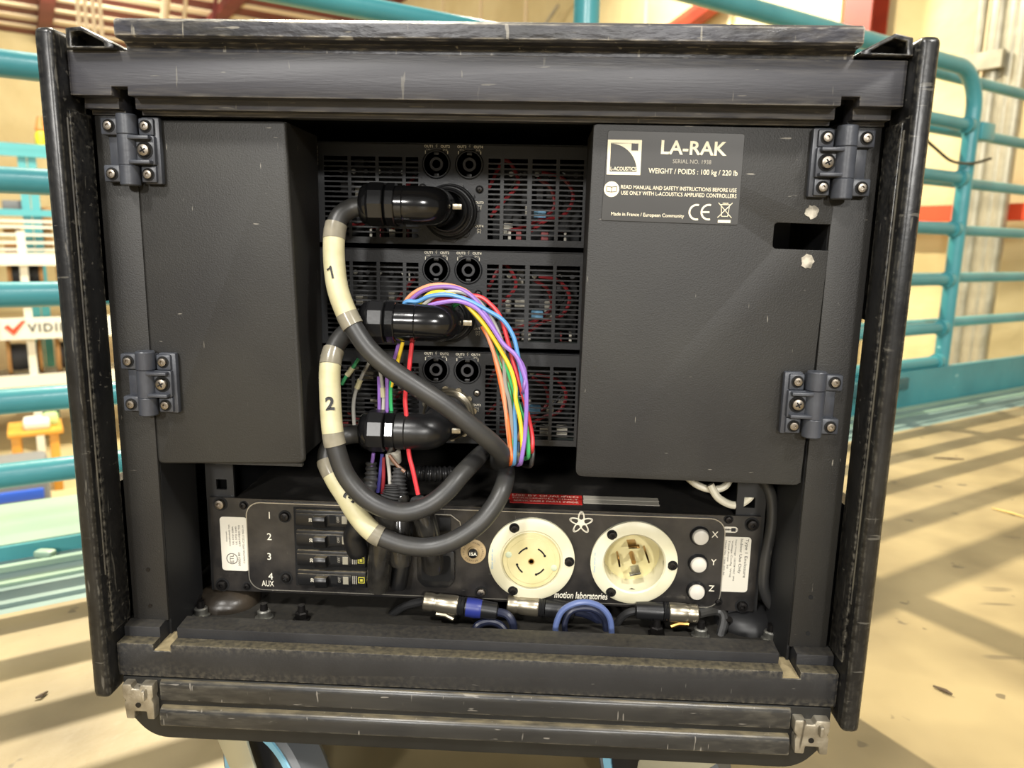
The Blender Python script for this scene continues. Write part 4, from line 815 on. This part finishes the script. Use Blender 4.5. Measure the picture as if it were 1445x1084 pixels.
# ================================================================== COLOURED WIRES
def zp(P, off, y0, y1): n = len(P) - 1; return [(430 + a / 3.6125, off + b / 3.6125, y0 + (y1 - y0) * i / n) for i, (a, b) in enumerate(P)]
O2, O3 = 330, 490
WIRES = [
 ('salmon', 'd08a66', [(490, 440), (510, 355), (560, 300), (650, 262), (760, 268), (850, 315), (900, 420), (930, 510), (965, 610), (1000, 740), (1022, 880), (1040, 1040), (1052, 1145)], .080, .058, 'salmon orange wire forming the outermost arch of the bundle'),
 ('purple', '7d5aa0', [(505, 440), (525, 360), (600, 293), (700, 270), (800, 285), (880, 345), (940, 440), (1000, 545), (1060, 605), (1105, 660), (1124, 720), (1118, 790)], .078, .052, 'purple wire that bows outward at the right of the bundle'),
 ('blue', '4f86b8', [(498, 450), (510, 352), (575, 345), (640, 318), (740, 312), (840, 342), (930, 390), (1010, 440), (1062, 520), (1085, 610), (1108, 740), (1130, 860), (1132, 900)], .074, .054, 'light blue wire on the outer right flank of the bundle'),
 ('grey', '8f8d86', [(560, 440), (600, 370), (690, 305), (800, 298), (880, 340), (950, 430), (990, 510), (1015, 600), (1022, 760), (1045, 860), (1060, 1000), (1085, 1140)], .072, .060, 'grey wire running along the crown of the bundle'),
 ('red', 'c8343a', [(600, 440), (640, 345), (760, 325), (880, 318), (950, 362), (1000, 430), (1035, 545), (1062, 650), (1090, 745), (1125, 870), (1158, 1020), (1160, 1095)], .078, .056, 'red wire down the outer right of the bundle'),
 ('green', '2f9a5a', [(700, 420), (780, 355), (850, 362), (905, 430), (955, 545), (1000, 675), (1025, 720), (1052, 840), (1060, 1000), (1064, 1100)], .080, .060, 'green wire hanging near the inner left of the bundle'),
 ('yellow', 'd8b92e', [(560, 430), (580, 365), (640, 306), (720, 298), (790, 330), (850, 388), (920, 470), (1000, 595), (1050, 690), (1074, 780), (1076, 850), (1100, 960), (1110, 1100)], .076, .050, 'yellow wire crossing the front of the bundle'),
 ('violet', '8b68b4', [(590, 430), (620, 375), (700, 350), (790, 345), (880, 385), (950, 470), (1010, 560), (1075, 620), (1112, 700), (1130, 790), (1125, 1000), (1105, 1150)], .070, .048, 'violet wire lying lowest over the right-angle plug'),
 ('sky', '5c92bd', [(1060, 640), (1080, 780), (1072, 900), (1075, 1010), (1070, 1150)], .066, .056, 'short sky blue wire in the hanging tail of the bundle'),
 ('lime', '3fa863', [(1020, 640), (1055, 760), (1090, 870), (1130, 990), (1140, 1120)], .064, .054, 'second green wire in the hanging tail beside the red one'),
 ('brown', '8a6248', [(1000, 620), (1035, 720), (1080, 845), (1105, 960), (1093, 1040)], .068, .058, 'brown wire in the hanging tail of the bundle'),
 ('orange', 'd86a2c', [(905, 470), (950, 560), (985, 700), (1012, 830), (1035, 960), (1048, 1080), (1055, 1150)], .07, .056, 'bright orange wire at the inner left of the hanging tail'),
 ('slate', '4a5a78', [(1075, 640), (1105, 760), (1120, 880), (1090, 1000), (1085, 1120)], .070, .060, 'slate blue wire in the hanging tail of the bundle'),
 ('charcoal', '3b3a3a', [(560, 400), (640, 350), (740, 330), (830, 372), (900, 470), (960, 600), (1010, 760), (1050, 880), (1100, 1000), (1160, 1080), (1158, 1160)], .08, .062, 'charcoal wire under the crown of the bundle'),
]
for nm, col, P, y0, y1, lab in WIRES:
    Q = zp(P, O2, y0, y1); Q.append((Q[-1][0] - 3, Q[-1][1] + 7, y1 + .014)); Q.append((Q[-1][0] - 9, Q[-1][1] - 1, y1 + .04))
    simple(MB().add(tube(path(Q, 7), .0018, 8)), 'signal_wire', wirem(nm, col), lab, 'wire', 'looped bundle of coloured wires')
LWIRES = [
 ('purple', '7d5aa0', [(480, 560), (455, 640), (422, 720), (420, 800), (420, 950)], O2, 'purple wire hanging left of the red wire below the middle plug'),
 ('yellow', 'd8b92e', [(500, 550), (485, 610), (462, 700), (440, 780)], O2, 'yellow wire hanging below the middle plug'),
 ('green', '2f9a5a', [(455, 690), (440, 760), (438, 850), (445, 930)], O2, 'green wire hanging above the lowest gland nut'),
 ('red', 'c8343a', [(548, 545), (530, 700), (512, 830), (518, 930), (530, 1110), (552, 1210), (578, 1330)], O2, 'red wire hanging straight down past the lowest plug'),
 ('grey', '8f8d86', [(330, 75), (290, 150), (260, 225), (248, 300), (252, 400)], O3, 'thin grey wire with a small tag left of the lowest plug'),
 ('silver', 'b0aca2', [(385, 120), (396, 200), (402, 260), (400, 330)], O3, 'pale grey wire with a cream tag above the lowest gland nut'),
 ('violet', '8b68b4', [(378, 150), (380, 230), (380, 330)], O3, 'short violet wire above the lowest gland nut'),
 ('bottle_green', '2c7a4a', [(275, 60), (245, 105), (215, 145), (188, 190)], O3, 'short green tagged wire end left of the lowest plug'),
 ('violet', '8b68b4', [(350, 540), (345, 580), (335, 640)], O3, 'short violet wire below the lowest gland nut'), ('indigo', '3e3a78', [(395, 545), (385, 640), (372, 740)], O3, 'indigo wire below the lowest gland nut'), ('crimson', '8a2a30', [(400, 560), (402, 650), (395, 750)], O3, 'dark crimson wire below the lowest gland nut'), ('silver', 'b0aca2', [(420, 545), (430, 630), (435, 700)], O3, 'pale grey wire entering the ribbed boot'), ('brown', '8a6248', [(430, 550), (470, 600), (510, 635)], O3, 'brown wire curving to the corrugated sleeve'),
]
for nm, col, P, o, lab in LWIRES:
    yy = .088 if o == O3 and P[0][1] < 300 else .072
    t = simple(MB().add(tube(path(zp(P, o, .074 if nm == 'red' else yy, .055 if nm == 'red' else yy), 7), .0016 if nm != 'red' else .0019, 8)), 'loose_wire', wirem(nm, col), lab, 'wire', 'loose wires between the plugs')
    if 'tag' in lab:
        i0, i1 = (P[1], P[2]) if len(P) > 3 else (P[0], P[1]); q = zp([i0, i1], o, yy, yy); a, b = at(*q[0]), at(*q[1]); m_ = (a + b) / 2; d = (b - a).normalized() * .0042
        o_ = MB().add(tube([m_ - d, m_ + d], .0024, 10)).build('tag', TAPE, t)
# ================================================================== PLUGS BELOW
def plug(pts, r, boot, lab, m=GLOSSB, ribs=7, tag=False):
    P = path(pts, 6); base = min(P, key=lambda q: q.z); t = thing('mains_plug', base, lab, 'plug', 'black plugs above the power panel')
    n = len(P); k = int(n * boot)
    b = MB(); B = P[:k + 1]; b.add(tube(B, lambda f: r * (.55 + .3 * f) * (1 + .16 * math.sin(f * ribs * 6.283)), 14)) if False else None
    L = [Vector(q) for q in spline([P[0], P[k // 2], P[k]], ribs * 4)]; b.add(tube(L, lambda f: r * (.5 + .3 * f) * (1 + .13 * math.sin(f * ribs * 6.283)), 16)); b.build('ribbed_boot', mat('grey_rubber_boot', '3a3a3a', .45), t)
    MB().add(tube(P[k:], lambda f: r * (1 if .05 < f < .95 else .9), 20)).build('body', m, t)
    return t
SMOK = mat('smoky_clear_plastic', '1d1c1b', .14, var=(50, '33312d'))
plug([(553, 684, .06), (552, 700, .058), (546, 720, .056), (540, 760, .056), (536, 800, .06), (534, 829, .066)], .0105, .3, 'smoky clear plug hanging furthest down beside the breakers', SMOK)
plug([(563, 660, .075), (562, 690, .07), (563, 720, .065), (564, 760, .058), (566, 796, .058)], .0095, .35, 'short smoky plug between two longer plugs under the cables', SMOK)
plug([(572, 745, .075), (568, 790, .072), (562, 829, .072)], .0075, .1, 'slim black plug body behind the two smoky plugs')
plug([(589, 702, .056), (592, 716, .056), (600, 735, .056), (607, 765, .057), (612, 803, .067)], .0095, .2, 'black plug seated in the panel mains socket', SMOK)
plug([(524, 652, .075), (522, 685, .07), (508, 735, .055), (499, 757, .056), (506, 782, .06)], .0088, .4, 'black angled plug in front of the breaker ends')
t = simple(MB().add(tube(path([(568, 668, .09), (590, 667, .085), (612, 669, .085), (640, 668, .09)], 30), lambda f: .0062 * (1 + .12 * math.sin(f * 12 * 6.283)), 14)), 'corrugated_sleeve', GLOSSB, 'black corrugated sleeve lying behind the red wire', 'sleeve')
simple(MB().add(lathe([(.004, 0), (.006, .002), (.006, .012), (.0035, .014)], at(557, 654, .085), (0, -.3, 1), 14)), 'white_ferrule', PARTW, 'small white ferrule behind the lowest plug', 'ferrule')
# ================================================================== XLR LEADS UNDER THE PANEL
def xlr(pts, label, blue, latch, cables):
    a, b = at(*pts[0]), at(*pts[1]); d = (b - a); L = d.length; D = d.normalized(); t = thing('xlr_connector', (a + b) / 2 - Vector((0, 0, .01)), label, 'connector', 'cable connectors under the power panel')
    MB().add(lathe([(.0070, 0), (.0078, .001), (.0080, L * .12), (.0074, L * .14), (.0074, L * .17), (.0082, L * .2), (.0086, L * .44), (.0080, L * .46)], a, D, 24)).build('shell', NICKEL, t)
    MB().add(lathe([(.0080, L * .46)] + [(r, L * (.47 + .02 * i)) for i, r in enumerate((.0084, .0076, .0084, .0076, .0084))], a, D, 24)).build('ribbed_ring', GLOSSB, t)
    MB().add(lathe([(.0080, L * .56), (.0082, L * .7), (.0072, L * .98), (.004, L)], a, D, 24)).build('boot', GLOSSB, t)
    if blue: MB().add(lathe([(.0083, L * .575), (.0085, L * .70), (.0079, L * .78), (.0077, L * .785)], a, D, 24)).build('colour_band', BLUEP, t)
    if latch: c = a + D * (L * .3) + Vector((0, -.004, -.008)); MB().add(tube([c - D * .008, c, c + D * .007 + Vector((0, 0, -.003))], .0022, 8)).build('latch', BRASS if not blue else NICKEL, t)
    for P, m, r in cables: MB().add(tube(path(P, 8), r, 10)).build('cable', m, t)
xlr([(598, 848, .07), (703, 863, .068)], 'nickel connector with blue band left of the slate blue cable loop', True, True, [([(600, 848, .072), (570, 856, .08), (548, 872, .085), (530, 884, .09)], RAIL, .0036), ([(700, 863, .068), (716, 868, .064), (724, 882, .062), (724, 900, .062)], NAVY, .0036)])
xlr([(716, 852, .078), (812, 862, .075)], 'nickel connector half hidden under the panel by the blue loop', False, False, [([(806, 862, .075), (830, 868, .08), (850, 880, .085), (862, 896, .085)], NAVY, .0036)])
xlr([(985, 866, .072), (896, 861, .074)], 'black barrel connector with nickel end right of the blue loop', False, True, [([(900, 861, .074), (884, 866, .076), (872, 878, .08), (868, 893, .08)], RAIL, .0034), ([(985, 866, .075), (1010, 862, .085), (1022, 872, .08), (1016, 900, .07)], RUB, .0042)])
simple(MB().add(tube(path([(786, 900, .052), (784, 885, .05), (792, 864, .05), (808, 853, .05), (828, 850, .052), (848, 857, .054), (860, 872, .055), (863, 892, .056), (862, 905, .056)], 8), .0026, 10)), 'patch_cable', SLATE, 'slate blue cable looping up behind the bottom beam', 'cable')
simple(MB().add(tube(path([(800, 905, .062), (797, 880, .066), (808, 862, .068), (835, 860, .07), (852, 874, .07), (856, 905, .068)], 8), .0026, 10)), 'patch_cable', NAVY, 'dark navy cable loop inside the slate blue one', 'cable')
simple(MB().add(tube(path([(676, 905, .06), (672, 885, .062), (690, 878, .066), (708, 884, .064), (720, 905, .06)], 8), .0034, 10)), 'patch_cable', NAVY, 'short navy cable arch behind the bottom beam below the blue band connector', 'cable')
WCAB = mat('white_cable', 'cfc9b4', .4)
simple(MB().add(tube(path([(968, 672, .10), (985, 685, .098), (1005, 691, .097), (1022, 687, .098), (1032, 674, .10)], 8), .0032, 10)), 'white_cable', WCAB, 'white cable loop peeking out under the wide door, the shallower one', 'cable')
simple(MB().add(tube(path([(1002, 684, .092), (1014, 703, .09), (1036, 713, .09), (1056, 704, .09), (1064, 688, .092), (1066, 670, .095)], 8), .0034, 10)), 'white_cable', WCAB, 'white cable loop hanging lower under the wide door', 'cable')
simple(MB().add(tube(path([(1074, 670, .085), (1088, 700, .084), (1089, 740, .082), (1080, 790, .08), (1078, 830, .079), (1090, 855, .08), (1104, 850, .082), (1116, 815, .088), (1122, 770, .095)], 8), .0048, 12)), 'black_lead', RUB, 'black lead looping down beside the panel ear behind the door post', 'cable')
# ================================================================== FLOOR DEBRIS
SPL = mat('dark_splinter', '4a3b28', .7); STRAW = mat('pale_straw', 'c9a860', .6)
def onfloor(u, v): d = ray(u, v); return CP + d * ((ZF + .0025 - CP.z) / d.z)
for a, b, m, lab in (((50, 985), (67, 976), SPL, 'small dark splinter on the striped floor beside the case'), ((1317, 968), (1344, 980), SPL, 'brown wood chip on the bare concrete'), ((1400, 717), (1450, 731), STRAW, 'pale straw lying on the lit concrete'), ((1318, 646), (1360, 648), SPL, 'dark twig on the floor near the kick plate')):
    p, q = onfloor(*a), onfloor(*b); m_ = (p + q) / 2 + Vector((.002, -.003, .001)); simple(MB().add(tube([p, m_, q], lambda f: .0024 * (1 - .5 * abs(2 * f - 1)), 6)), 'wood_splinter', m, lab, 'debris')
